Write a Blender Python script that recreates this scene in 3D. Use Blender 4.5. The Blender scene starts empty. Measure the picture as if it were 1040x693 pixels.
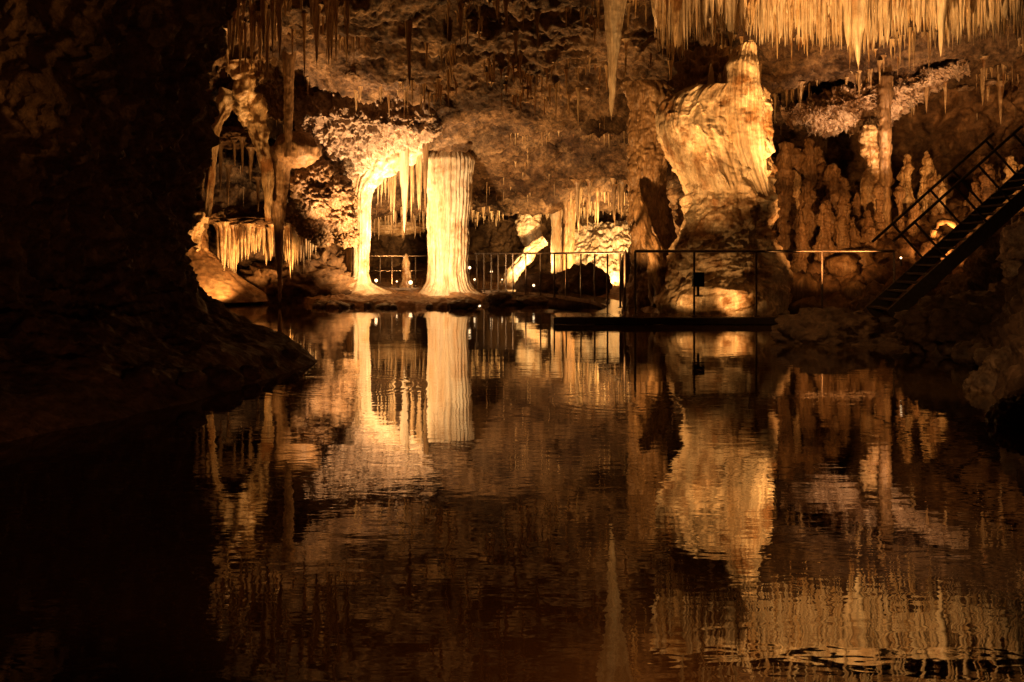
import bpy, math, random
import numpy as np
from mathutils import Vector

rng = np.random.default_rng(7)
random.seed(7)
S = bpy.context.scene
COL = S.collection
H = 1.3            # eye height above the lake
F = 1000.0         # focal length in photo pixels (photo is 1040 wide)
HOR = 260.0        # horizon row in the photo


def P(px, py, d):
    """A point seen at photo pixel (px,py) at distance d (metres along +Y)."""
    return np.array([(px - 520.0) * d / F, d, H + (HOR - py) * d / F])


def W(px, d, z):
    return np.array([(px - 520.0) * d / F, d, z])


# ------------------------------------------------------------------ noise
_perm = rng.permutation(256)
_perm = np.concatenate([_perm, _perm, _perm])
_g = rng.normal(size=(256, 3))
_g /= np.linalg.norm(_g, axis=1)[:, None]


def perlin(p):
    p = np.asarray(p, float)
    i = np.floor(p).astype(int)
    f = p - i
    u = f * f * f * (f * (f * 6 - 15) + 10)
    i &= 255
    out = 0
    for dx in (0, 1):
        wx = u[..., 0] if dx else 1 - u[..., 0]
        for dy in (0, 1):
            wy = u[..., 1] if dy else 1 - u[..., 1]
            for dz in (0, 1):
                wz = u[..., 2] if dz else 1 - u[..., 2]
                h = _perm[_perm[_perm[i[..., 0] + dx] + (i[..., 1] + dy & 255)] + (i[..., 2] + dz & 255)]
                g = _g[h]
                out = out + wx * wy * wz * (g[..., 0] * (f[..., 0] - dx) + g[..., 1] * (f[..., 1] - dy) + g[..., 2] * (f[..., 2] - dz))
    return out * 1.6


def fbm(p, octv=5, gain=0.5, lac=2.03):
    a, s, out = 1.0, 1.0, 0
    p = np.asarray(p, float)
    for k in range(octv):
        out = out + a * perlin(p * s + k * 17.3)
        a *= gain
        s *= lac
    return out


def ridged(p, octv=5, gain=0.55, lac=2.1):
    a, s, out = 1.0, 1.0, 0
    p = np.asarray(p, float)
    for k in range(octv):
        out = out + a * (1 - 2.2 * np.abs(perlin(p * s + k * 11.7)))
        a *= gain
        s *= lac
    return out * 0.5


def billow(p, octv=4, gain=0.5, lac=2.1):
    a, s, out = 1.0, 1.0, 0
    p = np.asarray(p, float)
    for k in range(octv):
        out = out + a * (2.2 * np.abs(perlin(p * s + k * 9.1)) - 0.4)
        a *= gain
        s *= lac
    return out


def smooth2(a, n):
    for _ in range(n):
        b = np.pad(a, [(1, 1), (1, 1)] + [(0, 0)] * (a.ndim - 2), mode='edge')
        a = (b[:-2, 1:-1] + b[2:, 1:-1] + b[1:-1, :-2] + b[1:-1, 2:] + 2 * b[1:-1, 1:-1]) / 6
    return a


# ------------------------------------------------------------------ meshes
def mesh_from(name, V, Fc, smooth=True):
    me = bpy.data.meshes.new(name)
    if isinstance(Fc, np.ndarray):
        V = np.asarray(V, np.float32).reshape(-1, 3)
        n, k = Fc.shape
        me.vertices.add(len(V)); me.vertices.foreach_set('co', V.ravel())
        me.loops.add(n * k); me.loops.foreach_set('vertex_index', Fc.astype(np.int32).ravel())
        me.polygons.add(n)
        me.polygons.foreach_set('loop_start', np.arange(0, n * k, k, dtype=np.int32))
        me.polygons.foreach_set('loop_total', np.full(n, k, np.int32))
        me.update(calc_edges=True)
    else:
        me.from_pydata([tuple(map(float, v)) for v in V], [], Fc)
        me.update()
    if smooth:
        me.polygons.foreach_set('use_smooth', np.ones(len(me.polygons), bool))
    return me


def link(name, me, mat=None, parent=None, **props):
    o = bpy.data.objects.new(name, me)
    COL.objects.link(o)
    if mat is not None and me is not None and len(me.materials) == 0:
        me.materials.append(mat)
    if parent is not None:
        o.parent = parent
    for k, v in props.items():
        o[k] = v
    return o


def thing(o, label, cat, group=None):
    o['label'] = label
    o['category'] = cat
    if group:
        o['group'] = group
    return o


def empty(name, loc, label, cat, group=None):
    o = bpy.data.objects.new(name, None)
    COL.objects.link(o)
    o.location = loc
    return thing(o, label, cat, group)


def grid_faces(nv, nu, wrap=False):
    i = np.arange(nv - 1)[:, None]
    j = np.arange(nu if wrap else nu - 1)[None, :]
    a = i * nu + j
    b = i * nu + (j + 1) % nu
    return np.stack([a, b, b + nu, a + nu], -1).reshape(-1, 4)


def grid_normals(G):
    du = np.gradient(G, axis=1)
    dv = np.gradient(G, axis=0)
    n = np.cross(du, dv)
    return n / (np.linalg.norm(n, axis=-1, keepdims=True) + 1e-9)


def resample(ctrl, nv, nu, sm=6, vk=None, uk=None):
    """ctrl (R,C,3) -> (nv,nu,3), linear then smoothed."""
    ctrl = np.asarray(ctrl, float)
    R, Cn, D = ctrl.shape
    vk = np.linspace(0, 1, R) if vk is None else np.asarray(vk)
    uk = np.linspace(0, 1, Cn) if uk is None else np.asarray(uk)
    v = np.linspace(vk[0], vk[-1], nv)
    u = np.linspace(uk[0], uk[-1], nu)
    A = np.stack([[np.interp(v, vk, ctrl[:, c, k]) for c in range(Cn)] for k in range(D)], -1)  # C,nv,D
    B = np.empty((nv, nu, D))
    for k in range(D):
        for i in range(nv):
            B[i, :, k] = np.interp(u, uk, A[:, i, k])
    return smooth2(B, sm)


class MB:
    """collects shapes for one mesh"""
    def __init__(self):
        self.V, self.Fc = [], []

    def add(self, V, Fc):
        n = len(self.V)
        self.V += [tuple(v) for v in V]
        self.Fc += [tuple(int(i) + n for i in f) for f in Fc]

    def box(self, c, s, ax=None):
        c = np.asarray(c, float); s = np.asarray(s, float) / 2
        R = np.eye(3) if ax is None else np.asarray(ax, float)
        V = [c + R.T @ (s * np.array(k)) for k in
             [(-1, -1, -1), (1, -1, -1), (1, 1, -1), (-1, 1, -1), (-1, -1, 1), (1, -1, 1), (1, 1, 1), (-1, 1, 1)]]
        self.add(V, [(0, 3, 2, 1), (4, 5, 6, 7), (0, 1, 5, 4), (1, 2, 6, 5), (2, 3, 7, 6), (3, 0, 4, 7)])

    def beam(self, a, b, w, h, up=(0, 0, 1)):
        a = np.asarray(a, float); b = np.asarray(b, float)
        d = b - a; L = np.linalg.norm(d); d /= L
        s = np.cross(d, up); s /= np.linalg.norm(s)
        u = np.cross(s, d)
        self.box((a + b) / 2, (L, w, h), np.array([d, s, u]))

    def tube(self, pts, rad, n=8, cap=True):
        pts = [np.asarray(p, float) for p in pts]
        rad = [rad] * len(pts) if np.isscalar(rad) else rad
        V, Fc = [], []
        for k, p in enumerate(pts):
            t = pts[min(k + 1, len(pts) - 1)] - pts[max(k - 1, 0)]
            t /= np.linalg.norm(t) + 1e-9
            ref = np.array([0, 0, 1.0]) if abs(t[2]) < 0.9 else np.array([1.0, 0, 0])
            a = np.cross(t, ref); a /= np.linalg.norm(a)
            b = np.cross(t, a)
            for j in range(n):
                th = 2 * math.pi * j / n
                V.append(p + rad[k] * (math.cos(th) * a + math.sin(th) * b))
        for k in range(len(pts) - 1):
            for j in range(n):
                Fc.append((k * n + j, k * n + (j + 1) % n, (k + 1) * n + (j + 1) % n, (k + 1) * n + j))
        if cap:
            Fc.append(tuple(range(n))); Fc.append(tuple(range((len(pts) - 1) * n, len(pts) * n))[::-1])
        self.add(V, Fc)

    def build(self, name, mat, parent=None, smooth=False, **props):
        me = mesh_from(name, self.V, self.Fc, smooth)
        return link(name, me, mat, parent, **props)


# ------------------------------------------------------------------ materials
def node_mat(name):
    m = bpy.data.materials.new(name)
    m.use_nodes = True
    nt = m.node_tree
    b = nt.nodes['Principled BSDF']
    return m, nt, b


def rock_mat(name, cols, scale=1.0, rough=(0.35, 0.7), bump=0.5, stretch=1.0, fine=18.0, cracks=0.5,
             spots=None, bdist=0.06, spec=0.5, mottle=0.45):
    """cols: list of (pos, rgb).  stretch<1 draws the pattern out vertically (flowstone)."""
    m, nt, b = node_mat(name)
    N, L = nt.nodes, nt.links
    geo = N.new('ShaderNodeTexCoord')
    mp = N.new('ShaderNodeMapping'); mp.inputs['Scale'].default_value = (scale, scale, scale * stretch)
    L.new(geo.outputs['Object'], mp.inputs['Vector'])
    n1 = N.new('ShaderNodeTexNoise'); n1.inputs['Scale'].default_value = 1.3
    n1.inputs['Detail'].default_value = 9; n1.inputs['Roughness'].default_value = 0.65
    n1.inputs['Distortion'].default_value = 0.4
    L.new(mp.outputs[0], n1.inputs['Vector'])
    cr = N.new('ShaderNodeValToRGB')
    e = cr.color_ramp.elements
    e[0].position, e[0].color = cols[0][0], (*cols[0][1], 1)
    e[1].position, e[1].color = cols[-1][0], (*cols[-1][1], 1)
    for p_, c_ in cols[1:-1]:
        q = e.new(p_); q.color = (*c_, 1)
    L.new(n1.outputs['Fac'], cr.inputs['Fac'])
    col = cr.outputs['Color']
    if spots:
        n3 = N.new('ShaderNodeTexNoise'); n3.inputs['Scale'].default_value = spots[0]
        n3.inputs['Detail'].default_value = 7; n3.inputs['Roughness'].default_value = 0.7
        L.new(geo.outputs['Object'], n3.inputs['Vector'])
        r3 = N.new('ShaderNodeMapRange'); r3.inputs[1].default_value = spots[1]; r3.inputs[2].default_value = spots[2]
        L.new(n3.outputs['Fac'], r3.inputs[0])
        mx = N.new('ShaderNodeMix'); mx.data_type = 'RGBA'
        L.new(r3.outputs[0], mx.inputs['Factor'])
        L.new(col, mx.inputs['A']); mx.inputs['B'].default_value = (*spots[3], 1)
        col = mx.outputs['Result']
    n4 = N.new('ShaderNodeTexNoise'); n4.inputs['Scale'].default_value = fine * 0.45
    n4.inputs['Detail'].default_value = 6; n4.inputs['Roughness'].default_value = 0.75
    L.new(mp.outputs[0] if stretch < 1 else geo.outputs['Object'], n4.inputs['Vector'])
    r4 = N.new('ShaderNodeMapRange'); r4.inputs[1].default_value = 0.36; r4.inputs[2].default_value = 0.62
    r4.inputs[3].default_value = mottle; r4.inputs[4].default_value = 1.15
    L.new(n4.outputs['Fac'], r4.inputs[0])
    m4 = N.new('ShaderNodeMix'); m4.data_type = 'RGBA'; m4.blend_type = 'MULTIPLY'; m4.inputs['Factor'].default_value = 1
    L.new(col, m4.inputs['A']); L.new(r4.outputs[0], m4.inputs['B'])
    L.new(m4.outputs['Result'], b.inputs['Base Color'])
    # bump
    mp2 = N.new('ShaderNodeMapping'); mp2.inputs['Scale'].default_value = (fine, fine, fine * (0.25 + 0.75 * stretch))
    L.new(geo.outputs['Object'], mp2.inputs['Vector'])
    n2 = N.new('ShaderNodeTexNoise'); n2.inputs['Scale'].default_value = 0.5
    n2.inputs['Detail'].default_value = 8; n2.inputs['Roughness'].default_value = 0.7
    L.new(mp2.outputs[0], n2.inputs['Vector'])
    vo = N.new('ShaderNodeTexVoronoi'); vo.inputs['Scale'].default_value = 0.6
    L.new(mp2.outputs[0], vo.inputs['Vector'])
    ma = N.new('ShaderNodeMath'); ma.operation = 'MULTIPLY_ADD'
    L.new(vo.outputs['Distance'], ma.inputs[0]); ma.inputs[1].default_value = cracks
    L.new(n2.outputs['Fac'], ma.inputs[2])
    bp = N.new('ShaderNodeBump'); bp.inputs['Strength'].default_value = bump; bp.inputs['Distance'].default_value = bdist
    L.new(ma.outputs[0], bp.inputs['Height'])
    L.new(bp.outputs[0], b.inputs['Normal'])
    rr = N.new('ShaderNodeMapRange'); rr.inputs[1].default_value = 0.3; rr.inputs[2].default_value = 0.7
    rr.inputs[3].default_value = rough[0]; rr.inputs[4].default_value = rough[1]
    L.new(n2.outputs['Fac'], rr.inputs[0]); L.new(rr.outputs[0], b.inputs['Roughness'])
    b.inputs['Specular IOR Level'].default_value = spec
    return m


M = {}
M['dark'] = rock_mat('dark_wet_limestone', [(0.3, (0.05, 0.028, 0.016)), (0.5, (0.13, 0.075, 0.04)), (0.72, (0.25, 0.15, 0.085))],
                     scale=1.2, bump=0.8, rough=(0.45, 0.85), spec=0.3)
M['ceil'] = rock_mat('tan_limestone', [(0.30, (0.05, 0.026, 0.012)), (0.44, (0.14, 0.08, 0.04)), (0.56, (0.25, 0.155, 0.08)), (0.75, (0.40, 0.27, 0.15))],
                     scale=1.3, bump=1.0, fine=14, mottle=0.3, spots=(0.7, 0.5, 0.6, (0.06, 0.03, 0.015)), spec=0.3, rough=(0.5, 0.9))
M['wall'] = rock_mat('brown_cave_wall', [(0.3, (0.06, 0.03, 0.015)), (0.5, (0.2, 0.11, 0.05)), (0.7, (0.38, 0.23, 0.11))],
                     scale=1.6, bump=0.9, fine=12, spec=0.3, rough=(0.4, 0.85))
M['knob'] = rock_mat('pale_knobbly_limestone', [(0.3, (0.2, 0.12, 0.07)), (0.45, (0.45, 0.33, 0.23)), (0.7, (0.66, 0.53, 0.4))],
                     scale=2.0, bump=0.9, fine=12, spec=0.3)
M['cream'] = rock_mat('cream_flowstone', [(0.3, (0.40, 0.25, 0.12)), (0.43, (0.64, 0.49, 0.31)), (0.62, (0.82, 0.72, 0.54))],
                      scale=3.0, stretch=0.12, spots=(1.1, 0.53, 0.68, (0.36, 0.19, 0.07)), mottle=0.6, bump=0.45, fine=22, cracks=0.2, rough=(0.25, 0.55), bdist=0.03)
M['honey'] = rock_mat('honey_stalactite', [(0.3, (0.32, 0.18, 0.07)), (0.45, (0.55, 0.37, 0.18)), (0.65, (0.78, 0.60, 0.36))],
                      scale=4.0, stretch=0.12, spots=(1.3, 0.5, 0.62, (0.24, 0.11, 0.035)), bump=0.4, fine=24, cracks=0.2, rough=(0.25, 0.55), bdist=0.03)
M['brown'] = rock_mat('brown_dripstone', [(0.3, (0.13, 0.07, 0.03)), (0.5, (0.28, 0.165, 0.075)), (0.7, (0.45, 0.3, 0.15))],
                      scale=3.0, stretch=0.2, bump=0.6, fine=18, rough=(0.35, 0.65), bdist=0.04)
M['column'] = rock_mat('broken_flowstone', [(0.3, (0.4, 0.25, 0.11)), (0.43, (0.62, 0.46, 0.28)), (0.65, (0.76, 0.64, 0.45))],
                       scale=2.4, stretch=0.2, bump=0.45, fine=14, cracks=0.3, spots=(1.3, 0.50, 0.62, (0.28, 0.14, 0.05)), bdist=0.04, mottle=0.6)
M['heli'] = rock_mat('pinkish_helictite', [(0.3, (0.25, 0.14, 0.08)), (0.5, (0.55, 0.4, 0.28)), (0.7, (0.74, 0.6, 0.46))],
                     scale=3.0, spots=(1.2, 0.48, 0.6, (0.2, 0.11, 0.05)), bump=0.5, fine=30)
M['ground'] = rock_mat('orange_flowstone_floor', [(0.3, (0.16, 0.08, 0.03)), (0.5, (0.36, 0.2, 0.09)), (0.7, (0.55, 0.36, 0.18))],
                       scale=1.4, bump=0.7, fine=10, rough=(0.3, 0.7))
M['stone'] = rock_mat('dark_shore_stone', [(0.3, (0.05, 0.03, 0.018)), (0.5, (0.13, 0.08, 0.045)), (0.7, (0.26, 0.17, 0.1))],
                      scale=3.5, bump=0.7, fine=16, rough=(0.2, 0.6))


def simple(name, col, rough=0.5, metal=0.0, bump=0.2, scale=20.0, var=0.5):
    m, nt, b = node_mat(name)
    N, L = nt.nodes, nt.links
    tc = N.new('ShaderNodeTexCoord')
    n = N.new('ShaderNodeTexNoise'); n.inputs['Scale'].default_value = scale; n.inputs['Detail'].default_value = 6
    L.new(tc.outputs['Object'], n.inputs['Vector'])
    cr = N.new('ShaderNodeValToRGB')
    cr.color_ramp.elements[0].position = 0.3; cr.color_ramp.elements[1].position = 0.7
    cr.color_ramp.elements[0].color = (*[c * (1 - var) for c in col], 1)
    cr.color_ramp.elements[1].color = (*col, 1)
    L.new(n.outputs['Fac'], cr.inputs['Fac']); L.new(cr.outputs['Color'], b.inputs['Base Color'])
    b.inputs['Roughness'].default_value = rough
    b.inputs['Metallic'].default_value = metal
    bp = N.new('ShaderNodeBump'); bp.inputs['Strength'].default_value = bump; bp.inputs['Distance'].default_value = 0.01
    L.new(n.outputs['Fac'], bp.inputs['Height']); L.new(bp.outputs[0], b.inputs['Normal'])
    return m


M['rail'] = simple('weathered_steel_rail', (0.16, 0.12, 0.09), 0.35, 0.8)
M['stair'] = simple('dark_painted_steel', (0.05, 0.035, 0.025), 0.6, 0.3)
M['deck'] = simple('wet_deck_grating', (0.3, 0.22, 0.16), 0.12, 0.0, 0.12, 9)
M['fascia'] = simple('dark_deck_edge', (0.10, 0.065, 0.035), 0.45, 0.0, 0.4, 14)
M['black'] = simple('black_lamp_housing', (0.02, 0.02, 0.02), 0.5)


def glow(name, col, k):
    m, nt, b = node_mat(name)
    b.inputs['Base Color'].default_value = (*col, 1)
    b.inputs['Emission Color'].default_value = (*col, 1)
    b.inputs['Emission Strength'].default_value = k
    return m


M['led'] = glow('lit_lamp_glass', (1.0, 0.66, 0.34), 4)

# water: ripples as fine bump, crests mostly across the view, plus drip rings
mw, nt, b = node_mat('dark_lake_water')
N, L = nt.nodes, nt.links
b.inputs['Base Color'].default_value = (0.075, 0.042, 0.010, 1)
b.inputs['Roughness'].default_value = 0.015
b.inputs['IOR'].default_value = 2.25
tc = N.new('ShaderNodeTexCoord')


def wnoise(sx, sy, sc, det, dist=0.0):
    mp = N.new('ShaderNodeMapping'); mp.inputs['Scale'].default_value = (sx, sy, 1)
    L.new(tc.outputs['Object'], mp.inputs['Vector'])
    n = N.new('ShaderNodeTexNoise'); n.inputs['Scale'].default_value = sc; n.inputs['Detail'].default_value = det
    n.inputs['Roughness'].default_value = 0.5; n.inputs['Distortion'].default_value = dist
    L.new(mp.outputs[0], n.inputs['Vector'])
    return n.outputs['Fac']


def mth(op, a, b_=None, c_=None):
    n = N.new('ShaderNodeMath'); n.operation = op
    for k, v in enumerate((a, b_, c_)):
        if v is None:
            continue
        if isinstance(v, (int, float)):
            n.inputs[k].default_value = v
        else:
            L.new(v, n.inputs[k])
    return n.outputs[0]


h = mth('MULTIPLY', wnoise(1.3, 2.6, 2.4, 2.0, 0.5), 0.0010)
h = mth('ADD', h, mth('MULTIPLY', wnoise(2.2, 5.0, 4.5, 1.0, 0.3), 0.00022))
h = mth('ADD', h, mth('MULTIPLY', wnoise(0.35, 0.9, 1.0, 1.0), 0.0042))
sep = N.new('ShaderNodeSeparateXYZ'); L.new(tc.outputs['Object'], sep.inputs[0])
for (cx, cy, R, A) in ((-1.75, 9.9, 1.0, 0.0014), (0.95, 8.8, 0.7, 0.0012)):
    dx = mth('SUBTRACT', sep.outputs[0], cx); dy = mth('SUBTRACT', sep.outputs[1], cy)
    r = mth('SQRT', mth('ADD', mth('MULTIPLY', dx, dx), mth('MULTIPLY', dy, dy)))
    env = mth('MAXIMUM', mth('SUBTRACT', 1.0, mth('ABSOLUTE', mth('DIVIDE', mth('SUBTRACT', r, R * 0.75), R * 0.3))), 0.0)
    h = mth('ADD', h, mth('MULTIPLY', mth('MULTIPLY', mth('SINE', mth('MULTIPLY', r, 42.0)), env), A * 0.25))
bp = N.new('ShaderNodeBump'); bp.inputs['Strength'].default_value = 1.0; bp.inputs['Distance'].default_value = 1.0
L.new(h, bp.inputs['Height']); L.new(bp.outputs[0], b.inputs['Normal'])
M['water'] = mw

# ------------------------------------------------------------------ water
wm = MB(); wm.add([(-40, -12, 0), (40, -12, 0), (40, 60, 0), (-40, 60, 0)], [(0, 1, 2, 3)])
wm.build('water', M['water'], kind='structure')

# ------------------------------------------------------------------ ceiling
pxs = [-260, 0, 180, 260, 330, 390, 450, 550, 640, 720, 800, 900, 1000, 1300]
ds = [-4, 8, 16, 20, 22, 24, 26, 28, 30, 34, 40, 56]
def z_(py, d):
    return H + (HOR - py) * d / F
CE = {  # rows by distance, Z by column
    -4: [6.3] * 14,
    8:  [5.0, 5.0, 5.4, 6.4] + [7.2] * 10,
    16: [5.2, 5.2, 5.6, 6.8] + [7.6] * 10,
    20: [5.4, 5.6, 6.2, 7.3] + [7.6] * 6 + [7.6] * 4,
    22: [5.2, 5.6, 6.2, z_(-10, 22), z_(-5, 22), z_(0, 22), z_(0, 22), z_(0, 22), z_(-10, 22)] + [7.4] * 5,
    24: [5.0, 5.4, 5.8, z_(20, 24), z_(25, 24), z_(35, 24), z_(40, 24), z_(40, 24), z_(40, 24), z_(40, 24), z_(50, 24), z_(45, 24), z_(35, 24), z_(35, 24)],
    26: [4.8, 5.0, 5.2, z_(60, 26), z_(70, 26), z_(85, 26), z_(90, 26), z_(85, 26), z_(80, 26), z_(85, 26), z_(95, 26), z_(75, 26), z_(60, 26), z_(60, 26)],
    28: [4.6, 4.6, 4.6, z_(110, 28), z_(140, 28), z_(130, 28), z_(125, 28), z_(120, 28), z_(115, 28), z_(115, 28), z_(120, 28), z_(95, 28), z_(80, 28), z_(80, 28)],
    30: [4.4, 4.2, 4.0, z_(150, 30), z_(200, 30), z_(165, 30), z_(150, 30), z_(150, 30), z_(145, 30), z_(140, 30), z_(140, 30), z_(120, 30), z_(95, 30), z_(90, 30)],
    34: [4.2, 4.0, 3.6, z_(195, 34), z_(220, 34), z_(200, 34), z_(192, 34), z_(198, 34), z_(190, 34), z_(180, 34), z_(170, 34), z_(150, 34), z_(120, 34), z_(110, 34)],
    40: [4.2, 3.8, 3.4, 3.2, 3.1, 3.3, z_(208, 40), z_(205, 40), z_(205, 40), 3.6, 3.8, 4, 4, 4],
    56: [3.6] * 14}
ctrl = np.array([[W(px, max(d, 9) if d < 9 else d, CE[d][j]) for j, px in enumerate(pxs)] for d in ds])
for i, d in enumerate(ds):
    ctrl[i, :, 1] = d
NV, NU = 520, 640
vk = [0, .04, .09, .15, .24, .36, .48, .60, .70, .80, .90, 1]
Gc = resample(ctrl, NV, NU, 14, vk=vk, uk=(np.array(pxs) + 260) / 1560.)
x, y, zz = Gc[..., 0], Gc[..., 1], Gc[..., 2]
q = np.stack([x, y, zz], -1)
disp = 0.44 * ridged(q * [0.28, 0.6, 0.5], 6, 0.6) + 0.10 * ridged(q * [1.0, 2.2, 1.4] + 5, 5, 0.62) + 0.07 * billow(q * [3.4, 4.5, 3] + 9, 4)
cut = np.clip(fbm(q * [0.25, 0.9, 0.6] + 31, 3) * 2, -1, 1)        # stepped strata breaks
disp = disp + 0.13 * np.tanh(cut * 6) + 0.06 * np.tanh(8 * fbm(q * [0.6, 2.4, 1.2] + 77, 4))
Gc = Gc + np.array([0, 0, -1.0]) * disp[..., None]
Gc[..., 1] += 0.25 * fbm(q * 0.9 + 70, 4)
link('cave_ceiling', mesh_from('cave_ceiling', Gc, grid_faces(NV, NU)), M['ceil'], kind='structure')


def ceil_z(X, Y):
    """height of the ceiling mesh near (X,Y)"""
    d2 = (Gc[..., 0] - X) ** 2 + (Gc[..., 1] - Y) ** 2
    i = np.argmin(d2)
    return Gc.reshape(-1, 3)[i, 2]


_cp = np.stack([520 + Gc[..., 0] / Gc[..., 1] * F, HOR - (Gc[..., 2] - H) / Gc[..., 1] * F], -1)


def on_ceiling(px, py):
    """nearest point of the roof that is seen at that pixel"""
    e = np.hypot(_cp[..., 0] - px, _cp[..., 1] - py) + np.where(Gc[..., 1] < 18, 1e3, 0)
    near = (e < 5)
    if not near.any():
        return Gc.reshape(-1, 3)[np.argmin(e)]
    dd_ = np.where(near, Gc[..., 1], 1e3)
    return Gc.reshape(-1, 3)[np.argmin(dd_)]


def drip(px, py, length, wpx, mat, label, group=None):
    """a stalactite rooted in the roof, its tip near pixel row py"""
    g_ = on_ceiling(px, py)
    a = np.array([g_[0], g_[1], g_[2] + .08])
    o = link('stalactite', variant(random.randrange(len(SPK)), mat))
    s_ = wpx / 2 * g_[1] / F / .055
    o.location = a; o.scale = (s_, s_, length + .08)
    o.rotation_euler = (0, 0, random.uniform(0, 6.28))
    return thing(o, label, 'stalactite', group)


# ------------------------------------------------------------------ back wall
def wall_sheet(name, rows, nv, nu, mat, disp_fn, sm=8, cat=None):
    G = resample(rows, nv, nu, sm)
    n = grid_normals(G)
    G = G + n * disp_fn(G)[..., None]
    return link(name, mesh_from(name, G, grid_faces(nv, nu)), mat, kind='structure'), G


# plan line of the back wall (px, d)
bw = [(-100, 30), (120, 31), (200, 32), (270, 33), (330, 36), (400, 44), (470, 47), (530, 46), (570, 42), (620, 39), (660, 35), (720, 31), (780, 29.5), (850, 29), (930, 28.5), (1010, 27.5), (1080, 25), (1250, 22)]
rows = [[W(px, d + off, z) for px, d in bw] for z, off in ((-0.6, -0.8), (0.6, -0.4), (1.8, 0.0), (3.0, 0.3), (4.2, 0.2), (6.0, -0.5), (8.0, -1.5))]


def dback(G):
    return 0.55 * ridged(G * [0.5, 0.5, 0.35], 5) + 0.22 * billow(G * [1.6, 1.6, 1.0] + 3, 4) + 0.05 * fbm(G * 6, 3)


wall_sheet('cave_wall_back', rows, 200, 620, M['wall'], dback)

# ------------------------------------------------------------------ near left wall and its bank
shore = [(-9.0, -6, -1, 0), (-4.6, 0.0, -1, 0.1), (-4.0, 4.5, -1, 0.0), (-3.56, 6.8, -1, 0.05), (-3.15, 7.7, -1, 0.1), (-2.8, 8.8, -1, 0.1),
         (-2.5, 10.6, -1, 0.05), (-2.36, 12.2, -1, 0.2), (-2.72, 12.9, -0.9, 0.5), (-3.6, 13.8, -0.6, 0.8), (-5.2, 16, -0.9, 0.5), (-7.6, 19, -1, 0.3), (-10.5, 24, -1, 0.3), (-14, 32, -1, 0)]
prof = [(-0.5, -0.35), (0.0, 0.0), (0.28, 0.35), (0.55, 1.2), (0.85, 2.05), (1.3, 2.5), (1.7, 2.5), (2.2, 2.35), (2.8, 2.2), (3.6, 1.9), (4.5, 1.35), (5.5, 0.6), (6.8, -0.6), (7.8, -1.6)]
rows = []
for z, off in prof:
    rr = []
    for k, (sx, sy, dx, dy) in enumerate(shore):
        f = 1.0 if k not in (7, 8, 9) else (0.95, 0.88, 0.85)[k - 7]
        o_ = off * (f if off > 0 else 1)
        rr.append((sx + dx * o_, sy + dy * o_, z))
    rows.append(rr)


def dleft(G):
    a = 0.33 * ridged(G * [0.7, 0.7, 0.8] + 4, 5) + 0.15 * billow(G * 2.0 + 8, 4) + 0.035 * fbm(G * 9, 3)
    fade = np.clip((G[..., 2] - 0.1) / 1.2, 0.12, 1)
    return -a * fade


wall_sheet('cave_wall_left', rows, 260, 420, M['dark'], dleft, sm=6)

# ------------------------------------------------------------------ far shore / island floor
def floor_sheet(name, edge, depth_rows, nv, nu, mat, dfn, sm=5):
    rows = []
    for dd, z in depth_rows:
        rows.append([W(px, d + dd, z if not callable(z) else z(px)) for px, d in edge])
    G = resample(rows, nv, nu, sm)
    dz = dfn(G)
    G[..., 2] += dz
    return link(name, mesh_from(name, G, grid_faces(nv, nu)), mat, kind='structure'), G


edge = [(100, 29), (170, 27.5), (215, 27.8), (262, 28.6), (300, 27.8), (322, 26.2), (345, 25.0), (400, 24.9), (440, 24.9), (478, 25.3), (497, 27.6), (520, 28.8), (560, 27.4), (600, 26), (630, 23.5), (655, 21.0), (680, 20.3), (800, 20.1), (1000, 19.5), (1200, 17)]
fz = lambda G: (0.10 * fbm(G * [0.8, 0.8, 0], 4) + 0.04 * billow(G * [3, 3, 0], 3)) * np.clip((G[..., 2] + 0.25) / 0.3, 0, 1)
floor_sheet('far_shore', edge, [(-0.5, -0.4), (-0.05, -0.05), (0.12, 0.14), (1.5, 0.16), (4, 0.2), (8, 0.3), (14, 0.6), (26, 1.4)], 240, 620, M['ground'], fz)

# slope with rocks rising to the right-hand wall
edge = [(760, 20.6), (800, 20.4), (850, 19.8), (900, 18.8), (950, 18.4), (1000, 17.8), (1060, 17), (1300, 15)]
rz = lambda G: 0.35 * ridged(G * [0.8, 0.8, 0], 5) * np.clip((G[..., 1] - 18) / 3, 0.2, 1) + 0.1 * billow(G * [2.4, 2.4, 0], 3)
ob_slope, Gs = floor_sheet('rocky_slope', edge, [(-1.0, -0.5), (0, 0.05), (1.5, 0.45), (3, 0.9), (5, 1.6), (7, 2.2), (9.5, 2.9), (13, 4.2)], 160, 260, M['wall'], rz)

# right-hand near bank
edgeR = [(5.6, 15.4), (5.7, 14.9), (6.1, 14.2), (6.0, 12.6), (5.5, 11.6), (4.9, 10.2), (4.3, 8.6), (3.95, 7.4), (3.9, 5.5), (4.4, 2), (5, -4)]
dirR = [(1, 1), (1, 0.8), (1, 0.6), (1, 0.2), (1, 0.0), (1, 0), (1, 0), (1, 0), (1, 0), (1, 0), (1, 0)]
hR = [0.03, 0.15, 0.45, 0.8, 1, 1, 1, 1, 1, 1, 1]
rows = []
for off, z in ((-0.5, -0.4), (0, -0.05), (0.3, 0.35), (0.6, 0.8), (1.1, 1.3), (1.8, 2.0), (2.6, 3.0), (3.6, 4.4), (4.8, 6.2), (6, 8.4)):
    rows.append([(ex + dx * off, ey + dy * off * 0.6, z * (hh if z > 0 else 1)) for (ex, ey), (dx, dy), hh in zip(edgeR, dirR, hR)])
Gr = resample(rows, 200, 300, 5)
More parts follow.
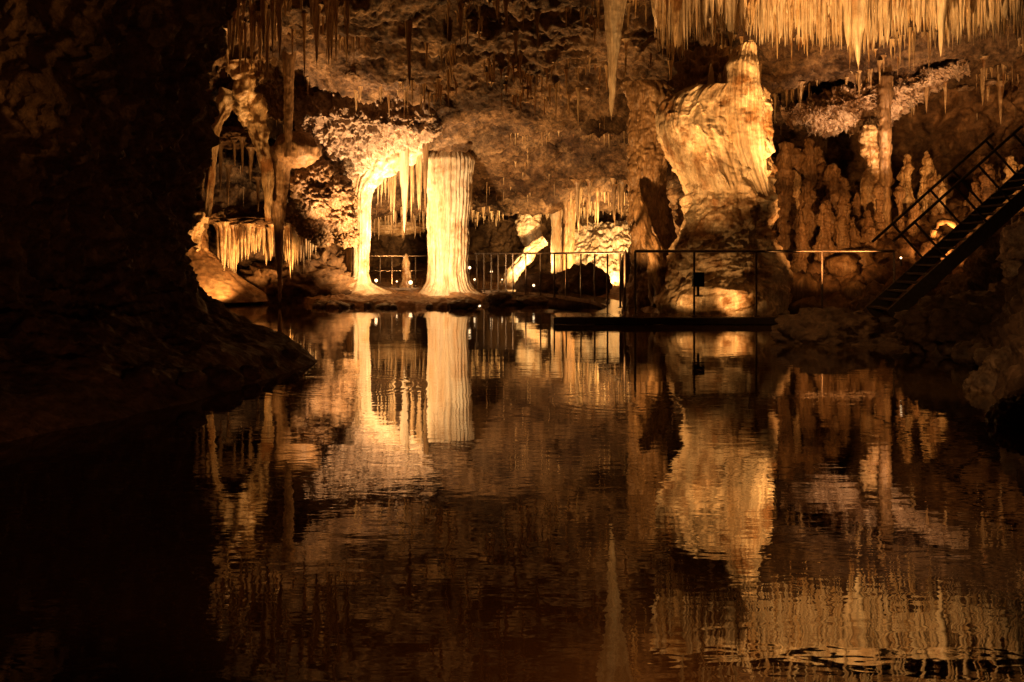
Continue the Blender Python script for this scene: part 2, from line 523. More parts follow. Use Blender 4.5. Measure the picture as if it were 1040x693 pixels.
Gr = Gr + grid_normals(Gr) * ((0.22 * ridged(Gr * 0.9 + 14, 5) + 0.14 * billow(Gr * 2.2, 4) + 0.03 * fbm(Gr * 9, 3)) * np.clip((Gr[..., 2] + 0.2), 0.2, 1))[..., None]
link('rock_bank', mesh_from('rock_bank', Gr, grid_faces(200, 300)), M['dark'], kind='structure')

# ------------------------------------------------------------------ dripstone builders
def spike_mesh(name, L=1.0, r=0.06, n=10, m=26, seed=0, lump=0.18, blunt=0.05, bulge=0.0, bend=0.0, flute=0.0):
    """unit stalactite hanging from z=0 to z=-L"""
    t = np.linspace(0, 1, m)
    rad = r * ((1 - t) ** 0.75 * (1 - blunt) + blunt * (1 - t ** 8)) * (1 + 1.3 * np.exp(-t * 14))
    rad *= 1 + bulge * np.sin(t * 9 + seed)
    th = np.linspace(0, 2 * math.pi, n, endpoint=False)
    T, A = np.meshgrid(t, th, indexing='ij')
    q = np.stack([np.cos(A) * 1.1 + seed * 3.1, np.sin(A) * 1.1, T * L / max(r, 0.02) * 0.22], -1)
    R = rad[:, None] * (1 + lump * fbm(q, 3) * 1.6 + flute * np.sin(A * 5 + seed))
    cx = bend * np.sin(t * 2.4 + seed)[:, None] * t[:, None]
    V = np.stack([R * np.cos(A) + cx, R * np.sin(A), -T * L + 0 * A], -1)
    me = mesh_from(name, V.reshape(-1, 3), grid_faces(m, n, True))
    return me


def column_mesh(name, rows, dd=1.0, nv=220, nu=150, flute=0.03, nfl=17, noise=0.08, ledge=0.0, seed=0, cap=True, depth=None, fn=None):
    """rows: (py, pxL, pxR, dist).  World-space lumpy column, elliptic section."""
    rows = np.array(rows, float)
    d0 = rows[:, 3]
    z = H + (HOR - rows[:, 0]) * d0 / F
    cx = ((rows[:, 1] + rows[:, 2]) / 2 - 520) * d0 / F
    rw = (rows[:, 2] - rows[:, 1]) / 2 * d0 / F
    o = np.argsort(z)
    z, cx, rw, d0 = z[o], cx[o], rw[o], d0[o]
    zz = np.linspace(z[0], z[-1], nv)
    k = np.ones(5) / 5
    def ip(a):
        v = np.interp(zz, z, a)
        return np.convolve(np.pad(v, 2, mode='edge'), k, 'valid')
    CX, RW, D0 = ip(cx), ip(rw), ip(d0)
    th = np.linspace(0, 2 * math.pi, nu, endpoint=False)
    Z, A = np.meshgrid(zz, th, indexing='ij')
    s = rw.mean()
    base = np.stack([np.cos(A) * s, np.sin(A) * s, Z * 0.35], -1)
    fl = perlin(np.stack([np.cos(A) * nfl / 6, np.sin(A) * nfl / 6, Z * 0.35 + seed], -1))
    fl2 = np.abs(np.sin(A * nfl / 2 + 2.0 * fl + seed))
    q3 = np.stack([np.cos(A) * s + seed, np.sin(A) * s, Z], -1)
    R = 1 + flute * (fl2 - 0.5) * 2 + flute * 1.2 * fl
    dv = noise * (fbm(q3 * 1.5, 5) + 0.5 * billow(q3 * 3.3, 3))
    if ledge:
        dv = dv + ledge * np.tanh(3 * ridged(q3 * [0.8, 0.8, 2.6] + 9, 4)) * 0.5
    if fn is not None:
        dv = dv + fn(A, Z, q3)
    rr = RW[:, None] * R + dv
    X = CX[:, None] + rr * np.cos(A)
    Y = D0[:, None] + rr * np.sin(A) * dd
    if depth:
        sa = np.sign(np.sin(A)) * np.abs(np.sin(A)) ** 0.7
        Y = D0[:, None] + (depth * R + dv) * sa
    V = np.stack([X, Y, Z], -1).reshape(-1, 3)
    Fc = grid_faces(nv, nu, True)
    # close the ends with a short cone
    top = len(V); V = np.vstack([V, [[CX[-1], D0[-1], zz[-1] + 0.06], [CX[0], D0[0], zz[0] - 0.06]]])
    j = np.arange(nu)
    a = (nv - 1) * nu
    cap1 = np.stack([a + j, a + (j + 1) % nu, np.full(nu, top), np.full(nu, top)], -1)
    me_f = [tuple(f) for f in Fc]
    if cap:
        me_f += [(int(a + i), int(a + (i + 1) % nu), top) for i in range(nu)]
        me_f += [(int((i + 1) % nu), int(i), top + 1) for i in range(nu)]
    me = mesh_from(name, V, me_f)
    return me


SPK = [spike_mesh('stalactite', 1.0, 0.055, 10, 28, k, 0.20 + 0.04 * (k % 3), 0.10 + 0.05 * (k % 2), 0.06 * (k % 3), 0.010 * (k % 4)) for k in range(10)]
FAT = [spike_mesh('stalactite', 1.0, 0.10, 16, 44, k + 20, 0.22, 0.08, 0.10, 0.01, 0.10) for k in range(6)]
MATV = {}


def variant(k, mat, fat=False):
    key = (k, mat, fat)
    if key not in MATV:
        me = (FAT if fat else SPK)[k].copy()
        me.materials.append(M[mat])
        MATV[key] = me
    return MATV[key]


COUNT = {'n': 0}


def hang(px, ytop, ytip, d, wpx, mat, label, group=None, fat=False, name='stalactite', cat='stalactite'):
    a, t = P(px, ytop, d), P(px, ytip, d)
    Ln = a[2] - t[2]
    pool = FAT if fat else SPK
    k = random.randrange(len(pool))
    o = link(name, variant(k, mat, fat))
    r0 = 0.10 if fat else 0.055
    s = wpx / 2 * d / F / r0
    o.location = a
    o.scale = (s, s * random.uniform(0.8, 1.2), Ln)
    o.rotation_euler = (random.gauss(0, 0.012), random.gauss(0, 0.012), random.uniform(0, 6.28))
    COUNT['n'] += 1
    return thing(o, label, cat, group)


def stuff_spikes(name, specs, mat, flip=False, n=7, m=9):
    """many tiny drips in one mesh; specs: (x,y,z_top,length,radius)"""
    t = np.linspace(0, 1, m)
    th = np.linspace(0, 2 * math.pi, n, endpoint=False)
    T, A = np.meshgrid(t, th, indexing='ij')
    Vs, Fs = [], []
    f0 = grid_faces(m, n, True)
    for i, (x_, y_, z0, L_, r_) in enumerate(specs):
        w = r_ * ((1 - T) ** 0.7 + 0.06) * (1 + 0.25 * np.sin(T * 11 + i * 1.7 + A) + 0.8 * np.exp(-T * 12))
        lean = random.gauss(0, 0.02) * L_
        V = np.stack([x_ + w * np.cos(A) + lean * T, y_ + w * np.sin(A), z0 - (T * L_ if not flip else -T * L_)], -1).reshape(-1, 3)
        Vs.append(V); Fs.append(f0 + i * m * n)
    o = link(name, mesh_from(name, np.vstack(Vs), np.vstack(Fs)), M[mat])
    o['kind'] = 'stuff'
    return o


def lump_mesh(name, seed, sub=4, amp=0.3, squash=(1, 1, 1), freq=1.4):
    import bmesh
    bm = bmesh.new()
    bmesh.ops.create_icosphere(bm, subdivisions=sub, radius=1)
    V = np.array([v.co[:] for v in bm.verts])
    Fc = np.array([[v.index for v in f.verts] for f in bm.faces])
    bm.free()
    q = V * freq + seed * 7.7
    r = 1 + amp * (ridged(q, 4) * 0.8 + 0.5 * fbm(q * 2.2, 4))
    r = r + amp * 0.18 * billow(q * 4, 3)
    return mesh_from(name, V * r[:, None] * np.array(squash), Fc)


def rock(name, loc, size, mat, label, cat='rock', group=None, seed=None, sub=4, amp=0.3, rot=None, freq=1.4):
    seed = random.uniform(0, 50) if seed is None else seed
    me = lump_mesh(name, seed, sub, amp, size, freq)
    o = link(name, me, M[mat])
    o.location = loc
    o.rotation_euler = rot if rot else (random.uniform(-.2, .2), random.uniform(-.2, .2), random.uniform(0, 6.28))
    return thing(o, label, cat, group)


# ------------------------------------------------------------------ the two lit columns on the far shore
o = link('fluted_column', column_mesh('fluted_column',
    [(140, 446, 466, 29), (150, 441, 471, 29), (156, 436, 476, 29), (162, 432, 480, 29), (172, 433, 479.5, 29), (190, 434, 478, 29), (205, 435.5, 478, 29), (225, 435, 476, 29), (255, 436.5, 475.5, 29), (275, 436, 474, 29), (287, 434, 476, 29), (294, 430, 480, 29), (299, 424, 488, 29), (303, 416, 496, 29)],
    flute=0.05, nfl=30, noise=0.028, seed=2, nv=200, nu=200), M['cream'])
thing(o, 'wide fluted cream column glowing on the far shore', 'cave column')
# its dark collar where it meets the roof
o2 = rock('column_collar', (0, 0, 0), (0.66, 0.6, 0.42), 'wall', '', seed=3.0, amp=0.3, rot=(0, 0, 0))
del o2['label']; del o2['category']; o2.parent = o
o2.location = P(457, 145, 28.95)
o = link('slender_column', column_mesh('slender_column',
    [(165, 358, 392, 28.6), (178, 354, 386, 28.5), (190, 354, 379, 28.5), (205, 357, 377, 28.5), (225, 359, 376.5, 28.5), (255, 359.5, 375, 28.5), (278, 359, 375, 28.5), (288, 355, 378, 28.5), (294, 346, 390, 28.5), (299, 336, 404, 28.5), (303, 330, 412, 28.5)],
    flute=0.05, nfl=12, noise=0.02, seed=6, nv=200, nu=110), M['cream'])
thing(o, 'slender bright column with flared foot left of the wide fluted column', 'cave column')
o = link('thin_column', column_mesh('thin_column',
    [(200, 351, 357, 28.9), (230, 352.5, 357.5, 28.9), (280, 352, 357.5, 28.9), (298, 350, 359, 28.9)], flute=0.05, nfl=6, noise=0.012, seed=3, nv=120, nu=40), M['honey'])
thing(o, 'very thin drip column touching the left side of the slender column', 'cave column')

# flowstone arch that sweeps up from the slender column to the roof
ar = []
for (px, py, d, w) in [(367, 215, 28.5, 0.20), (367, 198, 28.5, 0.25), (371, 185, 28.5, 0.32), (379, 173, 28.5, 0.40), (391, 161, 28.6, 0.46), (407, 150, 28.7, 0.52), (428, 141, 28.8, 0.6)]:
    ar.append((P(px, py, d), w))
pts = np.array([a[0] for a in ar]); wr = np.array([a[1] for a in ar])
tt = np.linspace(0, 1, len(ar)); t2 = np.linspace(0, 1, 120)
pc = np.stack([np.interp(t2, tt, pts[:, k]) for k in range(3)], -1)
pc = np.stack([np.convolve(np.pad(pc[:, k], 6, mode='edge'), np.ones(13) / 13, 'valid') for k in range(3)], -1)
wc = np.interp(t2, tt, wr)
th = np.linspace(0, 2 * math.pi, 90, endpoint=False)
T2, A2 = np.meshgrid(np.arange(120), th, indexing='ij')
tang = np.gradient(pc, axis=0); tang /= np.linalg.norm(tang, axis=1)[:, None]
up = np.cross(tang, [0, 1, 0]); up /= np.linalg.norm(up, axis=1)[:, None]
R = wc[:, None] * (1 + 0.05 * np.sin(A2 * 13 + 0.06 * T2 + 2 * perlin(np.stack([np.cos(A2), np.sin(A2), T2 * .04], -1) * 1.5)) + 0.26 * fbm(np.stack([np.cos(A2), np.sin(A2), T2 * 0.03], -1) * 1.6, 4))
V = pc[:, None, :] + R[..., None] * (np.cos(A2)[..., None] * up[:, None, :] + np.sin(A2)[..., None] * np.array([0, 1.6, 0]))
o = link('flowstone_arch', mesh_from('flowstone_arch', V.reshape(-1, 3), grid_faces(120, 90, True)), M['cream'])
thing(o, 'brilliantly lit flowstone arch curving from slender column to roof', 'flowstone')

# stalactites hanging between the two columns
hang(411, 128, 237, 28.0, 10, 'cream', 'long pointed cream stalactite hanging midway between the two lit columns', fat=True)
hang(426, 125, 214, 28.3, 10, 'honey', 'ribbed honey stalactite hanging against the left side of the wide column', fat=True)
hang(433, 125, 218, 27.9, 7, 'brown', 'dark thin stalactite closest to the wide fluted column', fat=True)
hang(419, 128, 196, 28.6, 7, 'honey', 'short honey stalactite just right of the long pointed one', fat=True)
for i in range(26):
    px = random.uniform(377, 432)
    hang(px, 150 + random.uniform(-8, 10), 185 + abs(random.gauss(18, 14)) - 0.3 * abs(px - 395), random.uniform(29, 31.5), random.uniform(2.5, 5.5), 'honey',
         'small stalactite in the fringe behind the lit arch', 'stalactites behind the lit arch')
# lower fringe far behind
specs = []
for i in range(70):
    px = random.uniform(366, 434); d = random.uniform(34, 37)
    a, t = P(px, 194 + random.uniform(-8, 4), d), P(px, 216 + random.uniform(0, 28), d)
    specs.append((a[0], d, a[2], a[2] - t[2], random.uniform(.04, .09)))
stuff_spikes('distant_drips', specs, 'honey')
rock('lit_boss', P(402, 230, 37), (1.0, 0.6, 0.26), 'honey', 'pale rock bulge far behind, seen between the two lit columns', seed=8, rot=(0, 0, 0), amp=.6, freq=2.5)
o = link('stalagmite', column_mesh('stalagmite', [(259, 411, 413.5, 31), (266, 409, 415, 31), (275, 408.5, 416, 31), (285, 407, 418, 31), (294, 404, 421, 31)], flute=.05, nfl=6, noise=.04, seed=12, nv=60, nu=30), M['honey'])
thing(o, 'small pale stalagmite directly under the long pointed stalactite', 'stalagmite')

# ------------------------------------------------------------------ pale knobbly roof lobe above the arch
cp = [[(284, 60, 27.2), (330, 58, 27.0), (370, 60, 26.9), (410, 70, 26.9), (450, 90, 27.2)],
      [(290, 100, 27.2), (330, 102, 27.0), (370, 106, 26.9), (410, 116, 26.9), (450, 128, 27.2)],
      [(296, 118, 26.9), (330, 118, 26.7), (370, 122, 26.7), (410, 130, 26.9), (450, 138, 27.4)],
      [(302, 140, 27.1), (332, 142, 26.9), (365, 145, 27.0), (400, 146, 27.4), (440, 146, 27.9)],
      [(312, 162, 27.3), (338, 168, 27.2), (362, 166, 27.4), (385, 158, 27.9), (430, 150, 28.4)],
      [(322, 185, 27.7), (342, 196, 27.6), (358, 184, 27.9), (376, 168, 28.5), (425, 152, 29.2)],
      [(322, 190, 29.0), (340, 204, 29.0), (356, 190, 29.2), (376, 172, 29.6), (425, 154, 30.5)]]
G = resample([[P(a_, b_, d_ - 0.7) for a_, b_, d_ in r] for r in cp], 190, 260, 4)
G = G + grid_normals(G) * (0.16 * billow(G * 2.3, 4) + 0.12 * ridged(G * 1.3 + 4, 4) + 0.05 * billow(G * 7 + 2, 3))[..., None]
o = link('knobbly_roof_lobe', mesh_from('knobbly_roof_lobe', G, grid_faces(190, 260)), M['knob'])
thing(o, 'pale pitted roof lobe bulging down above the slender column', 'rock formation')

# ------------------------------------------------------------------ left dripstone complex
rock('hanging_boulder', P(302, 152, 25.5), (0.55, 0.5, 0.42), 'brown', 'round dark rock knob bulging from long stalactite at left', seed=5, amp=0.22, rot=(0, 0, 0))
o = link('long_stalactite', column_mesh('long_stalactite',
    [(-14, 282, 302, 25), (20, 285, 301, 25), (60, 287, 300, 25), (100, 288.5, 298, 25), (140, 289.5, 296.5, 25), (160, 289, 296, 25)], flute=0.05, nfl=8, noise=0.02, seed=11, nv=160, nu=50), M['brown'])
thing(o, 'long brown stalactite dropping from the roof onto dark rounded knob', 'stalactite')
o = link('water_column', column_mesh('water_column',
    [(150, 270, 304, 25.6), (175, 273, 294, 25.6), (205, 276, 290, 25.6), (240, 278.5, 288, 25.6), (275, 281, 287, 25.6), (300, 282.5, 286, 25.6), (306, 283.5, 285, 25.6)], flute=0.05, nfl=8, noise=0.03, seed=21, nv=160, nu=60), M['brown'])
thing(o, 'dark tapering pillar whose tip nearly touches the lake at left', 'stalactite')

# drapery mass above the pocket (a fluted, lumpy hanging wall)
cp = [[(200, -20, 24.5), (230, -20, 24.2), (260, -20, 24.4), (290, -18, 24.8), (330, -15, 25.6)],
      [(196, 30, 24.6), (225, 30, 24.2), (258, 40, 24.6), (290, 45, 25.2), (325, 50, 26.2)],
      [(200, 62, 24.9), (228, 66, 24.5), (258, 80, 25.0), (286, 90, 25.6), (316, 95, 26.6)],
      [(206, 84, 25.3), (232, 98, 25.0), (258, 116, 25.6), (284, 118, 26.2), (312, 118, 27.0)],
      [(206, 100, 26.6), (234, 112, 26.6), (258, 124, 26.8), (284, 124, 27.2), (312, 124, 27.6)]]
G = resample([[P(*c) for c in r] for r in cp], 230, 230, 4)
G = G + grid_normals(G) * (0.20 * billow(G * [1.6, 1.6, 0.6], 4) + 0.14 * ridged(G * [3.4, 3.4, 0.6] + 6, 3) + 0.04 * fbm(G * 7, 3))[..., None]
o = link('drapery_wall', mesh_from('drapery_wall', G, grid_faces(230, 230)), M['brown'])
thing(o, 'hanging brown drapery mass at the upper left above a dark pocket', 'flowstone')


def limb(name, pts, label, mat='brown', seed=0, cat='flowstone', flute=0.08):
    """lumpy dripstone limb along a path of (px,py,d,r)"""
    c = np.array([P(a, b_, d) for a, b_, d, r in pts]); r = np.array([p[3] for p in pts])
    t = np.linspace(0, 1, len(pts)); n = 110; tt_ = np.linspace(0, 1, n)
    c = np.stack([np.interp(tt_, t, c[:, k]) for k in range(3)], -1)
    c = np.stack([np.convolve(np.pad(c[:, k], 5, mode='edge'), np.ones(11) / 11, 'valid') for k in range(3)], -1)
    r = np.interp(tt_, t, r)
    tg = np.gradient(c, axis=0); tg /= np.linalg.norm(tg, axis=1)[:, None] + 1e-9
    u = np.cross(tg, [0.01, 1, 0]); u /= np.linalg.norm(u, axis=1)[:, None]
    w = np.cross(tg, u)
    th_ = np.linspace(0, 2 * math.pi, 40, endpoint=False)
    I, A = np.meshgrid(np.arange(n), th_, indexing='ij')
    q = np.stack([np.cos(A), np.sin(A), I * 0.05], -1) + seed * 3.3
    R = r[:, None] * (1 + 0.5 * fbm(q * 1.1, 4) + flute * np.sin(A * 6 + seed))
    V = c[:, None, :] + R[..., None] * (np.cos(A)[..., None] * u[:, None] + np.sin(A)[..., None] * w[:, None])
    o_ = link(name, mesh_from(name, V.reshape(-1, 3), grid_faces(n, 40, True)), M[mat])
    return thing(o_, label, cat)


limb('flowstone_rib', [(236, 92, 25, 0.3), (228, 112, 25, 0.16), (218, 130, 25, 0.14), (214, 165, 25, 0.13), (212, 205, 25, 0.09), (211, 222, 25, 0.05)],
     'curved tan rib on the left rim of the dark pocket', 'honey', 1)
limb('flowstone_rib', [(254, 96, 25, 0.34), (258, 120, 25, 0.22), (264, 142, 25, 0.19), (271, 168, 25, 0.14), (273, 200, 25, 0.10), (273, 226, 25, 0.07)],
     'curved tan rib on the right rim of the dark pocket', 'honey', 2)
limb('flowstone_rib', [(243, 60, 24.4, 0.3), (247, 85, 24.5, 0.24), (247, 112, 24.8, 0.2), (250, 128, 25, 0.1)],
     'lumpy tan boss in the middle of the drapery over the dark pocket', 'honey', 3)
# broken knobs right of the dark pillar
for i, (px, py, r_, d) in enumerate([(322, 178, 0.42, 26.4), (340, 196, 0.45, 26.6), (318, 205, 0.42, 26.2), (346, 222, 0.40, 26.8), (305, 190, 0.42, 26.2), (330, 222, 0.4, 26.8), (300, 216, 0.3, 26.2), (352, 240, 0.3, 27), (312, 232, .25, 26.3), (338, 175, .3, 27), (328, 240, .28, 26.9), (350, 204, .3, 27)]):
    rock('rock_lump', P(px, py, d), (r_, r_ * .9, r_ * .85), 'brown', 'brown rock knob in the cluster between dark pillar and slender column', group='rock knobs beside the dark pillar', amp=0.42, freq=2.2, sub=5)
# shelf carrying the golden fringe
rock('rock_shelf', P(268, 224, 27.2), (1.2, 0.55, 0.16), 'wall', 'thin brown rock shelf from which the golden fringe hangs', seed=15, amp=0.5, freq=2.6, sub=5, rot=(0, 0.0, 0))
for i in range(16):
    rock('shelf_rock', P(216 + i * 6.6 + random.uniform(-2, 2), 219 + random.uniform(-3, 2), 26.9 + random.uniform(-.2, .2)), (random.uniform(.14, .3), .2, random.uniform(.08, .2)), 'wall' if i % 2 else 'brown',
         'brown rock lump on the shelf above the golden fringe', group='lumps on the shelf above the golden fringe', sub=4, amp=.45, freq=2.2)
rock('rock_shelf', P(228, 140, 26.9), (0.75, 0.6, 0.22), 'wall', 'brown ledge at the top left of the dark pocket', seed=17, amp=0.5, freq=2.4, sub=5, rot=(0, 0, 0))
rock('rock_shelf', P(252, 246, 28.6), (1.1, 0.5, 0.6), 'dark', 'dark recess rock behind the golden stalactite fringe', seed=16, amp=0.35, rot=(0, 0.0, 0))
for i in range(52):
    px = 222 + i * 1.93 + random.uniform(-.9, .9)
    if 276 < px < 290:
        px += 12
    base = 262 + 10 * math.sin((px - 215) * 0.09)
    tip = base + random.choice([0, 0, 4, 10, 18]) * random.uniform(.3, 1) - (8 if px > 300 else 0)
    hang(px, 226 + random.uniform(-1, 2), min(tip, 287), random.uniform(26.6, 27.5), random.uniform(3.2, 6.5), 'honey',
         'golden stalactite in the low fringe at left', 'golden fringe stalactites')
for px, y0, y1, w in ((200, 150, 190, 4), (206, 160, 200, 4), (224, 150, 195, 4), (246, 150, 178, 4), (238, 150, 172, 3), (255, 160, 186, 4), (262, 190, 216, 3), (232, 178, 210, 3)):
    hang(px, y0 - 10, y1, 26.4, w + 1, 'brown', 'dim brown drip hanging in the dark pocket at left', 'drips in the dark pocket')

# pale flowstone slope and pillar at the left shore
o = link('flowstone_cone', column_mesh('flowstone_cone',
    [(206, 194, 214, 27.4), (222, 187, 212, 27.4), (240, 180, 208, 27.3), (255, 172, 212, 27.2), (268, 164, 226, 27.1), (280, 158, 242, 27.0), (290, 152, 256, 26.9), (298, 146, 268, 26.8), (306, 140, 272, 26.7)],
    flute=0.02, nfl=14, noise=0.07, seed=31, nv=160, nu=160, dd=0.7), M['ground'])
thing(o, 'pale orange flowstone cone sloping down to the left shore', 'flowstone')
limb('flowstone_limb', [(190, 252, 26.6, 0.3), (196, 236, 26.8, 0.24), (203, 222, 26.8, 0.2), (212, 216, 26.9, 0.14), (222, 218, 27, 0.08)], 'lumpy cream limb on top of the orange flowstone cone', 'honey', 9)
rock('shore_mound', P(300, 294, 28.2), (1.5, 0.9, 0.7), 'wall', 'low brown mound behind the tip of the dark pillar', seed=19, amp=0.4, freq=2.2, sub=5, rot=(0, 0, 0))
rock('shore_mound', P(328, 284, 29.5), (0.8, 0.9, 0.9), 'wall', 'brown mound at the left foot of slender column', seed=29, amp=0.4, freq=2.2, sub=5, rot=(0, 0, 0))

# ------------------------------------------------------------------ rocks rimming the far shore
k = 0
for px in np.arange(205, 640, 5.6):
    if 262 < px < 318:
        wl = 304
    elif px < 262:
        wl = 306 - (262 - px) * 0.02
    elif px < 482:
        wl = 311.5
    elif px < 500:
        wl = 306
    else:
        wl = 303 + (px - 500) * 0.045
    d = 1300 / (wl + random.uniform(-1.0, 1.6) - 260)
    s = random.uniform(0.07, 0.17) * (1.4 if 495 < px < 560 else 1)
    rock('shore_stone', W(px + random.uniform(-2, 2), d, 0.03), (s * random.uniform(1, 1.9), s, s * random.uniform(.5, .85)), 'stone' if (k % 4 or px > 490) else 'ground',
         'small stone in the row edging the far shore', group='stones edging the far shore', sub=3, amp=0.3)
    k += 1
for px, py, s in ((468, 309, .3), (478, 308, .22), (507, 303, .45), (520, 307, .35), (540, 306, .4)):
    rock('shore_boulder', P(px, py, 1250 / (311 - 260) if px < 490 else 26.2), (s, s * .7, s * .35), 'stone',
         'flat dark boulder on the far shore in front of ' + ('wide fluted column' if px < 490 else 'far railing'),
         group='flat boulders below the wide column' if px < 490 else 'flat boulders below the far railing', amp=0.25)

# ------------------------------------------------------------------ back chamber seen in the middle
o = link('distant_hanging_block', column_mesh('distant_hanging_block',
    [(205, 530, 552, 37), (216, 528, 549, 37), (226, 525, 548, 37), (236, 526, 549, 37), (244, 529, 549, 37), (250, 531, 545, 37)], flute=0.02, nfl=9, noise=0.10, seed=41, nv=90, nu=90), M['cream'])
thing(o, 'glowing pale block hanging far back above the slanting slab', 'rock formation')
mbk = MB()
limb('slanting_slab', [(509, 293, 36, 0.22), (520, 278, 36, 0.26), (533, 262, 36, 0.24), (545, 250, 36, 0.18), (554, 243, 36, 0.16)], 'slanting lit slab seen through the far railing', 'cream', 5)
o = link('back_column', column_mesh('back_column',
    [(185, 556, 574, 35), (205, 559, 571, 35), (240, 560, 570, 35), (280, 560, 570, 35), (302, 557, 573, 35)], flute=0.06, nfl=9, noise=0.03, seed=43, nv=140, nu=60), M['cream'])
thing(o, 'narrow half lit column far back behind the far railing', 'cave column')
o = link('back_column', column_mesh('back_column',
    [(170, 570, 588, 33.5), (205, 571, 584, 33.5), (240, 572, 583, 33.5), (280, 572, 584, 33.5), (302, 570, 587, 33.5)], flute=0.06, nfl=9, noise=0.03, seed=44, nv=140, nu=60), M['brown'])
thing(o, 'dark narrow column just right of the half lit one', 'cave column')
# lit flowstone wall behind the railing, right part
cp = [[(580, 226, 37.5), (600, 222, 37), (620, 222, 36.5), (650, 220, 36)],
      [(578, 240, 36.8), (600, 238, 36), (622, 236, 35.6), (650, 236, 35)],
      [(574, 262, 36), (600, 258, 35.2), (624, 256, 34.8), (650, 256, 34)],
      [(566, 284, 34.6), (598, 282, 33.8), (626, 280, 33), (652, 280, 32.4)],
      [(560, 303, 32.4), (596, 304, 31.6), (630, 305, 31), (655, 306, 30.5)]]
G = resample([[P(*c) for c in r] for r in cp], 140, 170, 4)
G = G + grid_normals(G) * (0.25 * ridged(G * [0.9, 0.9, 0.6] + 2, 4) + 0.10 * billow(G * 2.6, 3))[..., None]
o = link('lit_flowstone_bank', mesh_from('lit_flowstone_bank', G, grid_faces(140, 170)), M['cream'])
thing(o, 'bright golden flowstone bank far behind the railing', 'flowstone')
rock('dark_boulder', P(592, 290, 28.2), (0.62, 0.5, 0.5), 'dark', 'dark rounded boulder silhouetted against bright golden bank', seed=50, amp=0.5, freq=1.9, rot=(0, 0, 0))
rock('dark_boulder', P(552, 291, 28.8), (0.75, 0.5, 0.36), 'dark', 'low dark boulder behind the far railing below the slab', seed=51, amp=0.25, rot=(0, 0, 0))  # widened to hide the lamp-lit rock behind it
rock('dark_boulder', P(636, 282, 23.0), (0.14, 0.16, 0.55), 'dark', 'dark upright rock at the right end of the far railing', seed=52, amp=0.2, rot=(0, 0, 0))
for i in range(30):
    px = random.uniform(578, 642)
    hang(px, 176 + random.uniform(-10, 12), 205 + random.uniform(0, 34), random.uniform(31.5, 36), random.uniform(3, 6), 'honey' if i % 3 else 'brown',
         'stalactite in the fringe above the bright golden bank', 'stalactites above the golden bank')
for i in range(0):
    pass

# ------------------------------------------------------------------ single stalactites over the lake
o = link('tall_stalactite', column_mesh('tall_stalactite',
    [(-90, 596, 652, 19.5), (-50, 604, 643, 19.5), (-16, 610, 638, 19.5), (0, 612.5, 635.5, 19.5), (20, 614.5, 632.5, 19.5), (45, 616.5, 629.5, 19.5), (70, 618, 626.5, 19.5), (95, 619, 624.5, 19.5), (110, 619.6, 622.6, 19.5), (116, 620.4, 621.4, 19.5)],
    flute=0.06, nfl=9, noise=0.018, seed=61, nv=170, nu=60), M['cream'])
thing(o, 'tall lone cream stalactite hanging at top centre', 'stalactite')
hang(636, 40, 77, 22.5, 4, 'honey', 'thin short stalactite just right of the tall lone one')
hang(415, -10, 88, 22.5, 10, 'brown', 'long thin brown stalactite hanging over the centre left roof', fat=True)
for px, y0, y1, w, lb in ((464, 8, 46, 4, 'thin stalactite second right of the long brown one'), (523, 40, 66, 5, 'stubby little stalactite near the middle of the roof'),
                          (549, 20, 52, 4, 'small stalactite midway between long brown and tall cream ones'), (503, -6, 24, 3, 'faint tiny stalactite at the top edge right of the long brown one')):
    drip(px, y0, (y1 - y0) * .024, w, 'brown', lb)
for i in range(42):
    px = random.uniform(222, 350)
    drip(px, random.uniform(-25, 38) - (px - 226) * .06, random.uniform(.4, 1.5), random.uniform(3.5, 7.5), 'honey' if i % 3 else 'brown',
         'dim stalactite in the upper left curtain', 'upper left curtain stalactites')

# ------------------------------------------------------------------ big curtain, upper right
def curtain_tip(px):
    pts_ = [(668, 52), (690, 60), (715, 45), (735, 40), (752, 34), (770, 46), (790, 52), (815, 48), (850, 52), (873, 62), (895, 48), (930, 38), (965, 50), (1000, 40), (1050, 42), (1150, 40)]
    return np.interp(px, [a for a, _ in pts_], [b_ for _, b_ in pts_])


for i in range(74):
    px = 668 + (i + random.random()) * 5.1
    row = random.choice([0, 1, 1, 2])
    d = (20.4, 21.3, 22.3)[row] + random.uniform(-.3, .3)
    tip = curtain_tip(px) * random.uniform(0.3, 1.0) * (1.0 + .28 * math.sin(px * .11) * math.sin(px * .037)) + (0, 2, 12)[row]
    hang(px, -14, tip, d, random.uniform(3.5, 8), 'cream' if random.random() < .45 else 'honey',
         'cream stalactite in the dense curtain at upper right', 'upper right curtain stalactites')
for i in range(22):
    px = 672 + i * 17.5 + random.uniform(-6, 6)
    hang(px, -16, curtain_tip(px) * random.uniform(.45, .95), random.uniform(20.2, 22.5), random.uniform(8, 17), random.choice(['cream', 'honey']),
         'thicker tapering stalactite among the thin ones at upper right', 'thicker stalactites of the upper right curtain', fat=True)
specs = []
for i in range(1150):
    px = random.uniform(666, 1160)
    d = random.uniform(20.0, 23.4)
    tip = curtain_tip(px) * random.uniform(0.0, 0.95) + (d - 20) * 2
    a, t = P(px, -14, d), P(px, tip, d)
    specs.append((a[0], d, a[2], a[2] - t[2], random.uniform(0.02, 0.055)))
for i in range(750):
    px = random.uniform(690, 1180); d = random.uniform(16.0, 20)
    specs.append((W(px, d, 0)[0], d, 7.7, random.uniform(.4, 1.25), random.uniform(.03, .07)))
stuff_spikes('curtain_straws', specs, 'cream')
hang(872, -14, 68, 20.2, 22, 'cream', 'thickest, longest stalactite of the upper right curtain', fat=True)
hang(862, -14, 48, 20.3, 14, 'cream', 'broad blunt stalactite beside the thickest one, left of it', fat=True)
